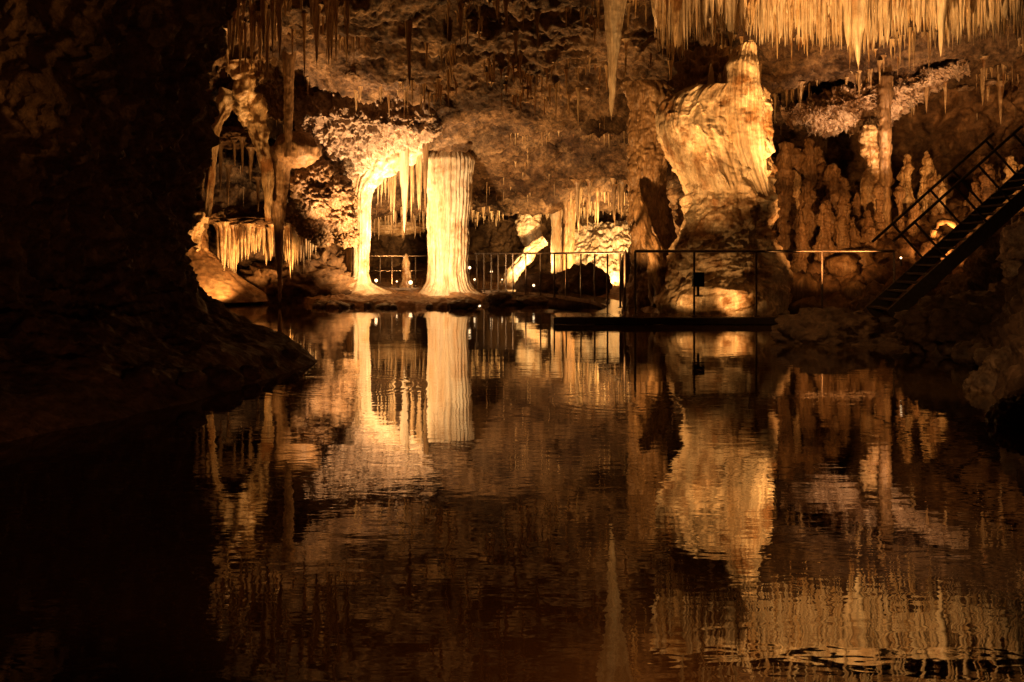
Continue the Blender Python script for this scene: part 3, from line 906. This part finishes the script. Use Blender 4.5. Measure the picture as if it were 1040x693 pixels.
hang(742, -14, 50, 20.6, 15, 'cream', 'large stalactite pointing down at the broken column top', fat=True)
hang(957, -14, 58, 20.1, 12, 'cream', 'long stalactite near the right end of the curtain', fat=True)
hang(690, -14, 62, 21.2, 20, 'honey', 'broad honey stalactite at the left end of the curtain', fat=True)
hang(672, -14, 50, 21.2, 14, 'honey', 'leftmost wide stalactite of the upper right curtain', fat=True)
hang(902, -14, 46, 20.6, 10, 'cream', 'medium stalactite right of the thickest one', fat=True)
# the thick roots the curtain grows from
cp = [[(650, -110, 20.6), (750, -110, 20.2), (850, -110, 20.0), (950, -110, 20.0), (1050, -110, 20), (1180, -110, 19.8)],
      [(655, -40, 21.2), (750, -40, 20.9), (850, -40, 20.8), (950, -40, 20.8), (1050, -40, 20.6), (1180, -40, 20.4)],
      [(660, 0, 21.6), (750, -6, 21.4), (850, 0, 21.3), (950, -6, 21.3), (1050, -4, 21.2), (1180, -4, 21)],
      [(664, 22, 22.2), (750, 12, 22.2), (850, 20, 22.1), (950, 12, 22.1), (1050, 14, 22.0), (1180, 14, 22)],
      [(666, 30, 23.0), (750, 22, 23.4), (850, 28, 23.6), (950, 22, 23.6), (1050, 22, 23.6), (1180, 22, 23.4)]]
G = resample([[P(*c) for c in r] for r in cp], 110, 520, 4)
G = G + grid_normals(G) * (0.22 * billow(G * [3.0, 1.6, 0.5], 4) + 0.10 * ridged(G * [7, 2, 0.6] + 6, 3))[..., None]
o = link('curtain_flowstone', mesh_from('curtain_flowstone', G, grid_faces(110, 520)), M['cream'])
thing(o, 'fluted cream flowstone root of the upper right curtain', 'flowstone')

# ------------------------------------------------------------------ the great broken column
def plates(A, Z, q):
    """upper slab: overlapping tiers of vertical flutes; below its slanting lower edge: tumbled ledges"""
    xx = q[..., 0] - 70                                       # metres right of the axis
    edge_z = 2.66 + 0.75 * np.clip(xx + 0.1, 0, 0.9) + 0.22 * fbm(q * [2.0, 2.0, 0] + 3, 3)
    hi = np.clip((Z - edge_z) / 0.12, 0, 1)
    lo = 1 - hi
    t = Z * 1.7 + 1.3 * fbm(q * [1.6, 1.6, 0.6] + 21, 3) + 0.3 * perlin(q * [8, 8, 0.6])
    saw = 1 - (t - np.floor(t))                                # bulges toward each tier's foot
    gate = np.clip(fbm(q * [1.3, 1.3, 1.6] + 60, 3) * 3 + 0.2, 0, 1)
    flutes = 0.04 * billow(q * [5, 5, 0.3], 3) + 0.012 * ridged(q * [15, 15, 0.8], 2)
    up = 0.12 + flutes + 0.06 * (saw ** 3 - .3) * gate
    r = ridged(q * [0.7, 0.7, 1.1] + 13, 4, 0.5)
    dn = -0.10 + 0.27 * np.tanh(r * 1.5) + 0.09 * billow(q * 1.9 + 1, 4, .45)
    return lo * dn + hi * up


o = link('broken_column', column_mesh('broken_column',
    [(92, 700, 765, 20.6), (98, 688, 770, 20.6), (106, 680, 771, 20.6), (115, 677, 772, 20.6), (132, 676, 773, 20.6), (150, 683, 775, 20.6), (168, 692, 777, 20.6), (186, 701, 779, 20.6),
     (196, 706, 780, 20.6), (215, 702, 783, 20.5), (235, 695, 787, 20.4), (252, 688, 790, 20.3), (272, 684, 793, 20.2), (296, 676, 795, 20.1), (318, 668, 798, 20.0), (332, 664, 802, 20)],
    flute=0.01, nfl=34, noise=0.04, seed=70, nv=420, nu=400, depth=0.75, fn=plates), M['column'])
thing(o, 'great broken cream column towering behind the footbridge', 'cave column')
sp = link('fluted_spire', column_mesh('fluted_spire',
    [(47, 750, 764, 20.1), (50, 745, 766, 20.1), (60, 742, 767, 20.1), (66, 738, 768, 20.05), (90, 735, 770, 20.0), (120, 733, 772, 20.0), (150, 738, 774, 20.0), (175, 748, 777, 20.1), (200, 762, 780, 20.3)],
    flute=0.07, nfl=22, noise=0.025, seed=74, nv=300, nu=140, depth=0.42), M['column'], parent=o)
bk = link('ledge_rock', lump_mesh('ledge_rock', 9.0, 5, 0.5, (0.55, 0.5, 0.6), 2.0), M['brown'], parent=o)
bk.location = P(718, 84, 21.2)
for i, (px, y0, y1, w) in enumerate([(722, 100, 64, 8), (708, 104, 84, 8), (731, 100, 74, 9), (695, 108, 98, 9), (715, 104, 92, 10), (687, 112, 104, 8)]):
    a = P(px, y0 + 4, 20.15); t = P(px, y1, 20.15)
    me = spike_mesh('column_stub', 1, 0.1, 14, 30, 80 + i, 0.3, 0.45)
    s_o = link('column_stub', me, M['column'], parent=o)
    s_o.location = a
    s_o.scale = (w / 2 * .0203 / .1, w / 2 * .0203 / .1, -(t[2] - a[2]))
    s_o.rotation_euler = (0, 0, i)
# leaning, darker column to its left
o = link('leaning_column', column_mesh('leaning_column',
    [(84, 634, 674, 22), (93, 636, 680, 22), (100, 639, 679, 22), (120, 641, 676, 22), (160, 641, 676, 22), (200, 641, 674, 22), (235, 643, 682, 22), (260, 643, 692, 22), (285, 640, 700, 22), (310, 634, 706, 22), (325, 630, 710, 22)],
    flute=0.05, nfl=12, noise=0.09, ledge=0.06, seed=77, nv=300, nu=180, dd=0.8), M['brown'])
thing(o, 'dim brown column standing left of the great broken column', 'cave column')
limb('leaning_buttress', [(648, 200, 21.2, 0.08), (653, 225, 21.0, 0.14), (662, 250, 20.8, 0.16), (668, 280, 20.6, 0.2), (672, 312, 20.4, 0.26)], 'slanting brown buttress at the front of the dim column', 'brown', 15)

# ------------------------------------------------------------------ right hand: stalagmites, helictites
def stalagmite(px, ytop, ybot, w, d, mat, label, group=None, seed=None):
    seed = random.uniform(0, 90) if seed is None else seed
    tw = random.uniform(.08, .24)
    k = [(ytop, px - w * tw, px + w * tw, d), (ytop + 5, px - w * (tw + .1), px + w * (tw + .1), d)]
    n = 6
    for i in range(1, n + 1):
        f = i / n
        yy = ytop + 4 + (ybot - ytop - 4) * f
        j = random.uniform(-.12, .12) * w
        ww = w * (0.42 + 0.14 * f + random.uniform(-.06, .06))
        k.append((yy, px + j - ww, px + j + ww, d))
    o_ = link('stalagmite', column_mesh('stalagmite', k, flute=0.12, nfl=9, noise=0.11, ledge=0.03, seed=seed, nv=170, nu=72), M[mat])
    return thing(o_, label, 'stalagmite', group)


G1 = 'knobbly stalagmites behind the footbridge'
L1 = 'knobbly brown stalagmite on the slope behind the footbridge'
for px, y0, y1, w, d in ((797, 146, 285, 13, 23.5), (807, 152, 270, 12, 24), (820, 142, 270, 14, 24), (830, 150, 270, 12, 24.2), (846, 168, 285, 14, 23.6), (856, 182, 262, 10, 23.2), (838, 205, 290, 14, 22.6),
                         (866, 222, 275, 10, 23.4), (884, 232, 275, 9, 23), (914, 190, 262, 8, 24), (870, 190, 250, 8, 26), (1005, 186, 235, 8, 24), (1037, 168, 215, 9, 23.6), (985, 196, 240, 7, 25), (812, 215, 290, 13, 22.4), (786, 245, 300, 12, 22.2),
                         (958, 180, 230, 7, 26), (930, 205, 258, 9, 23.5), (1015, 172, 220, 6, 25)):
    stalagmite(px, y0, y1, w, d, 'brown', L1, G1)
for i in range(34):
    px = random.uniform(782, 1040)
    y0 = np.interp(px, [782, 800, 850, 900, 950, 1000, 1040], [190, 165, 180, 195, 180, 170, 160]) + random.uniform(-14, 45)
    stalagmite(px, y0, y0 + random.uniform(45, 90), random.uniform(5, 10), random.uniform(23.5, 27), random.choice(['brown', 'wall', 'honey']), 'thin rough stalagmite crowding the right wall', 'thin stalagmites on the right wall')
for i in range(20):
    px = random.uniform(770, 1045)
    drip(px, np.interp(px, [770, 850, 950, 1045], [95, 100, 75, 85]) + random.uniform(-10, 40), random.uniform(.25, 1.1), random.uniform(3, 6.5), random.choice(['brown', 'honey']), 'short stalactite on the dim roof above the right wall', 'short stalactites above the right wall')
stalagmite(921, 158, 240, 11, 24.8, 'honey', 'smooth orange stalagmite, left of a matching pair on the right slope', 'pair')
stalagmite(942, 155, 236, 12, 25, 'honey', 'smooth orange stalagmite, right of a matching pair on the right slope', 'pair')
stalagmite(1027, 160, 212, 12, 24.2, 'honey', 'stout pale orange stalagmite above the staircase')
o = link('slim_column', column_mesh('slim_column', [(78, 893, 907, 24.2), (100, 893, 906, 24.2), (135, 892, 905, 24.3), (160, 893, 904, 24.4), (200, 892, 904, 24.4), (250, 890, 906, 24.4)],
     flute=0.05, nfl=7, noise=0.05, seed=91, nv=160, nu=60), M['brown'])
thing(o, 'tall slim column dropping through the pink helictite patch', 'cave column')
o = link('slim_column', column_mesh('slim_column', [(128, 876, 890, 24.6), (150, 878, 891, 24.6), (170, 880, 893, 24.6), (190, 878, 892, 24.6), (215, 880, 890, 24.6), (255, 877, 892, 24.6)],
     flute=0.05, nfl=7, noise=0.09, ledge=.05, seed=93, nv=160, nu=60), M['honey'])
thing(o, 'knobbly slim column left of the tall one under the helictite patch', 'cave column')
for px, y0, y1, w in ((938, 85, 105, 5), (987, 95, 125, 4), (1037, 84, 110, 5), (1000, 66, 92, 4), (960, 80, 95, 4)):
    drip(px, y0, (y1 - y0) * .026, w, 'honey', 'short drip below the roof edge at right', 'short drips at the right roof edge')

# helictite patch: lumpy plate on the roof with hundreds of curls
poly = [(796, 118, 24.8), (806, 108, 24.8), (822, 100, 24.7), (838, 92, 24.6), (858, 84, 24.5), (880, 76, 24.4), (905, 74, 24.4), (925, 72, 24.5), (945, 66, 24.5), (968, 60, 24.4), (985, 62, 24.4)]
low = [(798, 124), (808, 126), (824, 134), (842, 136), (862, 134), (885, 132), (905, 126), (922, 110), (945, 96), (966, 80), (985, 74)]
cp = []
for f, dd in ((0, 0.9), (0.1, 0.2), (0.4, 0), (0.7, 0.2), (0.95, 0.7), (1.05, 1.6)):
    cp.append([P(a + (b0 - a) * f, yb + (yt - yb) * (1 - f) if False else yt + (yb - yt) * f, d + dd) for (a, yt, d), (b0, yb) in zip(poly, low)])
G = resample(cp, 120, 300, 3)
G = G + grid_normals(G) * (0.22 * billow(G * 2.0, 4) + 0.10 * ridged(G * 5 + 4, 3))[..., None]
hp = link('helictite_patch', mesh_from('helictite_patch', G, grid_faces(120, 300)), M['heli'])
thing(hp, 'crusty pinkish helictite patch on the roof at right', 'helictites')
mb = MB()
for i in range(900):
    a = G[random.randrange(6, 100), random.randrange(4, 296)]
    v = np.array([random.gauss(0, 1), random.gauss(-0.8, .6), random.gauss(-.2, 1)]); v /= np.linalg.norm(v)
    w = np.array([random.gauss(0, 1), random.gauss(0, .6), random.gauss(0, 1)]) * 0.05
    Ls = random.uniform(0.04, 0.13)
    pts_ = [a, a + v * Ls * .4, a + v * Ls * .7 + w * .4, a + v * Ls * .9 + w]
    mb.tube(pts_, [0.022, 0.018, 0.013, 0.005], 5, False)
cu = mb.build('curls', M['heli'], hp, smooth=True); cu['kind'] = 'stuff'
# scattered pale crusts further right
for i, (px, py, s) in enumerate([(978, 92, .12), (1008, 88, .12), (1022, 92, .16), (1030, 78, .14), (1005, 105, .08), (1038, 98, .14), (968, 110, .08), (992, 100, .07), (1016, 103, .09)]):
    rock('calcite_crust', on_ceiling(px, py), (s * 1.5, s * 1.2, s * .6), 'heli', 'small pale calcite crust on the dark roof right of the helictites', group='pale crusts at far right', sub=3, amp=.5)
rock('calcite_crust', P(1042, 250, 13.4), (.28, .25, .3), 'heli', 'pale pink crusted rock at the far right edge beside the stairs', seed=4, amp=.6)
rock('calcite_crust', P(1030, 274, 13.0), (.12, .12, .1), 'heli', 'small pale crust below the pink crusted rock', seed=6, amp=.6)
# small ring-shaped pale rock in the slope
mb = MB()
an = np.linspace(-0.3, math.pi + .3, 14)
mb.tube([P(960, 238, 21) + np.array([math.cos(t) * .26, 0, math.sin(t) * .28]) for t in an], [0.05 + 0.03 * abs(math.sin(k * 2.1)) for k in range(14)], 9)
thing(mb.build('rock_arch', M['brown'], smooth=True), 'little pale arch-shaped rock on the slope behind the stairs', 'rock')
# rubble on the slope behind the footbridge
for i in range(26):
    px = 912 + i * 5.6 + random.uniform(-6, 6)
    top = np.interp(px, [905, 1060], [316, 205])
    py = min(top + 26 + random.uniform(0, 50), 326)
    s = random.uniform(.28, .62)
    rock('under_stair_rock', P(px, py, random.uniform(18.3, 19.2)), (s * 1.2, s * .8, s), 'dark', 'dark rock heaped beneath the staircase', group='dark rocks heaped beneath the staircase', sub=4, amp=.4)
for i in range(120):
    r_, c_ = random.randrange(15, 120), random.randrange(4, 240)
    a = Gs[r_, c_]
    s = random.uniform(.1, .34)
    rock('rubble_rock', (a[0], a[1], a[2] + s * .1), (s, s * random.uniform(.6, 1), s * random.uniform(.5, 1.1)), 'wall' if i % 3 else 'brown',
         'brown rubble rock on the dark slope behind the footbridge', group='rubble on the slope behind the footbridge', sub=3, amp=.45)

# small drips over the whole roof and pegs on the slope (uncountable)
specs = []
idx = rng.integers(0, NV * NU, 9000)
flat = Gc.reshape(-1, 3)
dens = fbm(flat[idx] * [0.5, 0.5, 0] + 50, 3)
for (p_, w) in zip(flat[idx], dens):
    if p_[1] < 18 or p_[1] > 40 or w < 0.12:
        continue
    g_ = 1.8 if p_[1] < 26 else 1.0
    specs.append((p_[0], p_[1], p_[2] + .03, g_ * (abs(random.gauss(.14, .18)) + .04), g_ * random.uniform(.011, .024)))
stuff_spikes('roof_drips', specs, 'honey', n=6, m=6)
specs = []
for i in range(260):
    px = random.uniform(476, 645); d = random.uniform(36.5, 41)
    specs.append((W(px, d, 0)[0], d, ceil_z(W(px, d, 0)[0], d) + .1, random.uniform(.2, .7), random.uniform(.03, .07)))
stuff_spikes('rear_roof_drips', specs, 'honey')

# ------------------------------------------------------------------ near right boulders
for i, (px, py, d, sx, sz, lb) in enumerate([
    (842, 340, 15.0, .75, .34, 'large dark boulder in the water at the footbridge end'),
    (905, 358, 14.6, .70, .24, 'low flat dark boulder right of the large one in the water'),
    (985, 335, 13.2, .95, .45, 'broad mossy looking boulder on the right bank'),
    (1003, 398, 9.6, .24, .20, 'rounded wet boulder at the waterline on the right edge'),
    (1026, 382, 9.9, .26, .24, 'rough wet boulder behind the rounded one on right edge'),
    (1036, 432, 7.6, .22, .20, 'small wet stone nearest the viewer at the right edge'),
    (1034, 350, 11.5, .38, .30, 'dark boulder high on the right bank')]):
    rock('boulder', P(px, py, d), (sx, sx * .8, sz), 'dark' if i < 3 or i == 6 else 'stone', lb, 'boulder', seed=100 + i, sub=5, amp=.3, rot=(0, 0, .4 * i), freq=1.8)
for i in range(22):
    px = random.uniform(940, 1060); t = (px - 940) / 120
    d = 13.6 - 4.5 * t + random.uniform(-.5, .8)
    s = random.uniform(.08, .2)
    rock('bank_stone', W(px, d, random.uniform(0, .12) + .1 * t), (s * 1.3, s, s * .8), 'stone', 'small dark stone scattered along the right bank', group='stones along the right bank', sub=3, amp=.35)
# stones along the dark left bank
for i in range(9):
    t = random.random()
    y_ = 8.2 + 4.3 * t
    x_ = np.interp(y_, [7.7, 8.8, 10.6, 12.2, 12.6], [-3.15, -2.8, -2.5, -2.35, -2.5]) - random.uniform(0, .5)
    s = random.uniform(.06, .16)
    rock('bank_stone', (x_, y_, .02 + .25 * random.random()), (s * 1.3, s, s * .7), 'dark', 'small dark stone on the shadowed left bank', group='stones on the left bank', sub=3, amp=.35)

# ------------------------------------------------------------------ footbridge deck and railings
DZ = 0.147
b0 = empty('footbridge', W(690, 18.6, 0), 'low dark footbridge deck crossing in front of the great broken column', 'footbridge')
bl = np.array(b0.location)


def rel(p):
    return np.asarray(p, float) - bl


xa, xb = W(565, 18.6, 0)[0], W(822, 18.6, 0)[0]
m1 = MB()
nb = 26
for i in range(nb):
    a = xa + (xb - xa) * i / nb; w_ = (xb - xa) / nb
    m1.box(rel((a + w_ / 2, 19.25, DZ - .02 + random.uniform(-.003, .003))), (w_ - .012, 1.2, .04))
m1.build('deck_boards', M['deck'], b0)
m1 = MB(); m1.box(rel(((xa + xb) / 2, 18.6, DZ - .075)), (xb - xa + .1, .08, .12))
m1.build('front_fascia', M['fascia'], b0)
m1 = MB(); m1.box(rel((xa - .02, 19.25, DZ - .085)), (.06, 1.2, .11)); m1.build('end_fascia', M['fascia'], b0)
for px in (590, 660, 730, 795):
    m1 = MB(); p_ = W(px, 19.0, 0); m1.tube([rel((p_[0], 19.0, -.5)), rel((p_[0], 19.0, DZ - .05))], .07, 10); m1.build('support', M['fascia'], b0)
m1 = MB(); a, c = W(866, 18.0, 0), W(920, 18.0, 0)
m1.box(((a[0] + c[0]) / 2, 18.5, DZ - .01), (c[0] - a[0], 1.1, .08))
thing(m1.build('landing', M['deck']), 'small landing slab at the foot of the staircase', 'landing')

RZ = 1.37


def railing(name, pts, zb, zt, label, group=None, mid=(), post_r=.022, rail_r=.028, posts=None, mat='rail'):
    base = pts[0]
    r = empty(name, (base[0], base[1], 0), label, 'railing', group)
    bb = np.array([base[0], base[1], 0])
    m = MB(); m.tube([np.array([p[0], p[1], zt]) - bb for p in pts], rail_r, 8); m.build('top_rail', M[mat], r, smooth=True)
    for z in mid:
        m = MB(); m.tube([np.array([p[0], p[1], z]) - bb for p in pts], rail_r * .5, 6); m.build('mid_rail', M[mat], r, smooth=True)
    for p in (posts or pts):
        m = MB(); m.tube([np.array([p[0], p[1], zb]) - bb, np.array([p[0], p[1], zt]) - bb], post_r, 8)
        m.box(np.array([p[0], p[1], zb + .01]) - bb, (.1, .1, .02)); m.build('post', M[mat], r)
    return r


railing('footbridge_railing', [W(px, 18.85, 0) for px in (645, 705, 768, 835, 908)], DZ, 1.39, 'long steel railing along the footbridge in front of the broken column', mid=())
far = [W(474, 30, 0), W(505, 29, 0), W(534, 28, 0), W(563, 26.5, 0), W(590, 25, 0), W(617, 23, 0), W(630, 20.8, 0), W(635, 19.6, 0)]
railing('far_railing', far, .20, RZ, 'far walkway railing with thin bars before the glowing back chamber', mid=(), post_r=.022, rail_r=.026,
        posts=[W(px, d, 0) for px, d in ((476, 30), (484, 29.7), (491.5, 29.4), (499, 29.2), (506, 29), (514, 28.7), (521, 28.4), (534, 28), (549, 27.2), (563, 26.5), (575, 25.8), (590, 25), (604, 24), (617, 23), (630, 20.8), (634.5, 19.6))])
railing('rear_railing', [W(372, 33, 0), W(405, 33, 0), W(436, 33, 0)], .3, 1.30, 'short railing far back between the two lit columns', mid=(.8,), post_r=.018, rail_r=.02,
        posts=[W(px, 33, 0) for px in (374, 386, 398, 410, 422, 434)])
# far walkway boards following that railing
m1 = MB()
inner = [W(470, 31.6, 0), W(510, 30.4, 0), W(545, 29.2, 0), W(580, 27.4, 0), W(612, 25.2, 0), W(640, 23, 0), W(655, 19.87, 0)]
outer = [W(470, 30.2, 0), W(505, 29.1, 0), W(534, 28.1, 0), W(563, 26.6, 0), W(600, 24.2, 0), W(618, 21.8, 0), W(604, 19.87, 0)]
for a, b_, c_, d_ in zip(outer[:-1], outer[1:], inner[1:], inner[:-1]):
    wz = lambda y_: DZ + .12 * min(max((y_ - 20) / 7, 0), 1)
    lo = [np.array([q[0], q[1], wz(q[1]) - .09]) for q in (a, b_, c_, d_)]
    hi_ = [np.array([q[0], q[1], wz(q[1])]) for q in (a, b_, c_, d_)]
    m1.add(lo + hi_, [(4, 5, 6, 7), (3, 2, 1, 0), (0, 1, 5, 4), (2, 3, 7, 6)])
thing(m1.build('walkway', M['deck']), 'narrow grey walkway curving from far shore to footbridge', 'walkway')
m1 = MB(); a, c = W(380, 30.5, 0), W(436, 30.5, 0)
m1.box(((a[0] + c[0]) / 2, 31.2, .27), (c[0] - a[0], 1.0, .07))
thing(m1.build('walkway', M['deck']), 'short bright walkway strip between the two lit columns', 'walkway')

# staircase
st = empty('staircase', W(905, 17.2, 0), 'dark steel staircase climbing out of frame at right', 'staircase')
sl = np.array(st.location)
A0, A1 = P(905, 322, 17.0), P(1075, 170, 17.0)
for dy in (0, 1.0):
    m = MB(); m.beam(A0 - sl + [0, dy, .02], A1 - sl + [0, dy, .02], .05, .24); m.build('stringer', M['stair'], st)
nst = 17
for i in range(nst):
    p_ = A0 + (A1 - A0) * (i + .5) / nst
    m = MB(); m.box(p_ - sl + [0, .5, .05], (.26, .94, .035)); m.build('tread', M['stair'], st)
dv = (A1 - A0) / np.linalg.norm(A1 - A0); pv = np.array([-dv[2], 0, dv[0]])
hr = 0.95
for dy in (0.0, 1.0):
    s_ = -.25
    m = MB(); m.tube([A0 - sl + pv * hr + [0, dy, 0] + dv * .9, A1 - sl + pv * hr + [0, dy, 0]], .026, 8); m.build('handrail', M['stair'], st, smooth=True)
    for f in (.36, .60, .74, .95):
        p_ = A0 + (A1 - A0) * f - sl + np.array([0, dy, 0])
        m = MB(); m.tube([p_, p_ + pv * hr], .022, 8); m.build('post', M['stair'], st)

# ------------------------------------------------------------------ lamps
WARM = (1.0, 0.485, 0.15)


def lamp_obj(name, kind, loc, tgt=None, power=100, size=60, blend=.6, radius=.06, col=WARM, parent=None):
    ld = bpy.data.lights.new(name, kind)
    ld.energy = power * 3.0; ld.color = col
    ld.shadow_soft_size = radius
    if kind == 'SPOT':
        ld.spot_size = math.radians(size); ld.spot_blend = blend
    o_ = bpy.data.objects.new(name, ld); COL.objects.link(o_)
    o_.location = loc
    if tgt is not None:
        o_.rotation_euler = (Vector(tgt) - Vector(loc)).to_track_quat('-Z', 'Y').to_euler()
    return o_


def spot(loc, tgt, power, size=60, blend=.7, radius=.06, col=WARM):
    return lamp_obj('lamp_light', 'SPOT', loc, tgt, power, size, blend, radius, col)


K = 1.0
# far shore group
spot(P(400, 291, 26.0), P(372, 225, 28.5), 540, 95, col=(1, .57, .24))            # slender column from the shore
spot(P(398, 270, 28.9), P(384, 168, 28.5), 420, 90, col=(1, .62, .3))  # hot spot under the arch
spot(P(440, 286, 25.4), P(456, 210, 29), 520, 100, col=(1, .6, .28))   # wide column
spot(P(352, 292, 24.6), P(355, 140, 26.6), 800, 60, col=(1, .56, .26))  # pitted lobe
spot(P(306, 296, 25.6), P(262, 250, 27.0), 260, 60)            # golden fringe
spot(P(236, 292, 25.0), P(195, 262, 27.0), 130, 90)            # orange cone
spot(P(262, 298, 24.0), P(255, 80, 25), 200, 70, col=(1, .48, .15))    # upper left drapery
# back chamber
spot(P(610, 287, 31.0), P(618, 262, 34), 1000, 120, col=(1, .58, .22))
spot(P(548, 281, 34.0), P(538, 245, 37), 380, 80, col=(1, .58, .22))
spot(P(562, 285, 32.6), P(566, 240, 35), 200, 60)
spot(P(405, 290, 32.5), P(402, 215, 35), 160, 100)
# broken column + curtain
spot(P(672, 296, 16.9), P(728, 108, 20.6), 310, 50, .95)
spot(P(800, 290, 18.2), P(757, 80, 20.6), 75, 34)
spot(P(745, 309, 18.95), P(742, 285, 20), 5, 140)
spot(P(690, 312, 18.95), P(715, 250, 20), 5, 120)
spot(P(835, 306, 17.6), P(860, -20, 20.6), 1450, 56, .5)
spot(P(905, 312, 15.2), P(905, -100, 18.2), 420, 58, .8)  # unseen lamp added to brighten the near roof mirrored in the lake
spot(P(716, 306, 17.8), P(716, -30, 20.3), 430, 36, .5)
spot(P(1000, 250, 19.0), P(985, -30, 20.4), 1100, 84)
spot(P(600, 310, 17.0), P(622, 30, 19.5), 420, 24)
spot(P(612, 304, 18.6), P(660, 180, 22), 420, 50)              # dim column
# centre roof
spot(P(500, 300, 27.0), P(500, 60, 24), 560, 100)
spot(P(560, 296, 26.0), P(640, 120, 22), 200, 80)
spot(P(520, 297, 26.5), P(560, 150, 31), 420, 64)
spot(P(330, 296, 24.5), P(320, 30, 23), 420, 80)
# right wall
spot(P(850, 284, 17.4), P(835, 172, 24), 360, 54, col=(1, .41, .11))
spot(P(955, 262, 20.6), P(955, 165, 25), 240, 90, col=(1, .43, .12), radius=.2)
spot(P(1010, 215, 21.0), P(1010, 150, 25), 110, 100, col=(1, .45, .13))
spot(P(915, 200, 22.6), P(885, 100, 24.4), 230, 70, col=(1, .56, .27))
spot(P(1050, 150, 21.5), P(1020, 90, 23.6), 60, 80, col=(1, .55, .25))
spot(P(1100, 240, 12.2), P(1042, 252, 13.4), 50, 60, col=(1, .6, .45))
# faint lights on the near walls
spot(P(-80, 10, 8.0), P(5, 45, 9.8), 14, 70, col=(1, .45, .12))
spot((1.0, 2.0, .3), (-4.2, 10, 2.4), 50, 80, col=(1, .36, .13))
spot((3.0, 6.5, 1.6), P(990, 330, 13), 45, 50, col=(1, .5, .17))  # unseen fill lamp added for the dim right bank
spot(P(700, 200, 13), P(870, 335, 15.2), 38, 60, col=(1, .5, .17))  # fill lamp added in mid air to lift the boulders, no real source
spot(P(960, 120, 8.2), P(1012, 392, 9.6), 9, 50, col=(1, .5, .2))  # unseen lamp added overhead to bring out the waterline boulders

# visible lamp bodies
def floodlight(loc, label, tgt, s=1.0):
    r = empty('floodlight', loc, label, 'floodlight')
    m = MB(); m.box((0, 0, 0), (.17 * s, .12 * s, .22 * s)); m.box((0, .07 * s, 0), (.13 * s, .03 * s, .18 * s)); m.build('housing', M['black'], r)
    m = MB(); m.tube([(0, 0, -.11 * s), (0, 0, -.25 * s)], .02 * s, 8); m.box((0, 0, -.25 * s), (.14 * s, .06 * s, .02 * s)); m.build('bracket', M['black'], r)
    return r


floodlight(P(709, 284, 18.72), 'black floodlight housing clamped to the footbridge railing post', None, 1.25)
GL = 'tiny lit path lamps'
for px, py, d, s in ((382, 285, 28.6, .045), (411, 262, 31, .035), (403, 286, 30, .025), (417, 287, 30.5, .06), (487, 311, 25.6, .035), (477, 272, 29, .04), (482, 284, 29, .03), (510, 284, 29, .02), (915, 262, 16.5, .018), (499, 276, 31, .04), (525, 278, 31, .03), (542, 290, 28, .035), (567, 282, 31, .035)):  # the one by the railing post is a glowing sparkle, not a lamp
    m = MB(); m.tube([(0, 0, -s), (0, 0, -.4 * s), (0, 0, .4 * s), (0, 0, s)], [.3 * s, s, s, .3 * s], 10)
    o = m.build('path_lamp', M['led'], smooth=True)
    o.location = P(px, py, d); thing(o, 'tiny glowing path lamp low over the far shore or railing sparkle', 'path lamp', GL)
    m = MB(); m.tube([(0, 0, -s), (0, 0, -s - .12)], .012, 6); m.build('stem', M['black'], o)

# ------------------------------------------------------------------ world, camera, render settings
w = bpy.data.worlds.new('World'); S.world = w; w.use_nodes = True
bg = w.node_tree.nodes['Background']
bg.inputs[0].default_value = (1.0, 0.38, 0.14, 1); bg.inputs[1].default_value = 0.007
cam = bpy.data.cameras.new('Camera'); co = bpy.data.objects.new('Camera', cam); COL.objects.link(co)
co.location = (0, 0, H); co.rotation_euler = (math.radians(90), 0, 0)
cam.sensor_width = 36; cam.lens = 36 * F / 1040.0
cam.shift_y = -(346.5 - HOR) / 1040.0
cam.clip_end = 200
S.camera = co
S.render.engine = 'CYCLES'
cy = S.cycles
cy.use_denoising = True
cy.denoiser = 'OPENIMAGEDENOISE'
cy.max_bounces = 4; cy.diffuse_bounces = 3; cy.glossy_bounces = 3; cy.transmission_bounces = 1
cy.sample_clamp_indirect = 3
cy.use_light_tree = True
S.view_settings.view_transform = 'Standard'
S.view_settings.look = 'None'
S.view_settings.exposure = 0
S.view_settings.gamma = 1
print('stalactites', COUNT['n'])
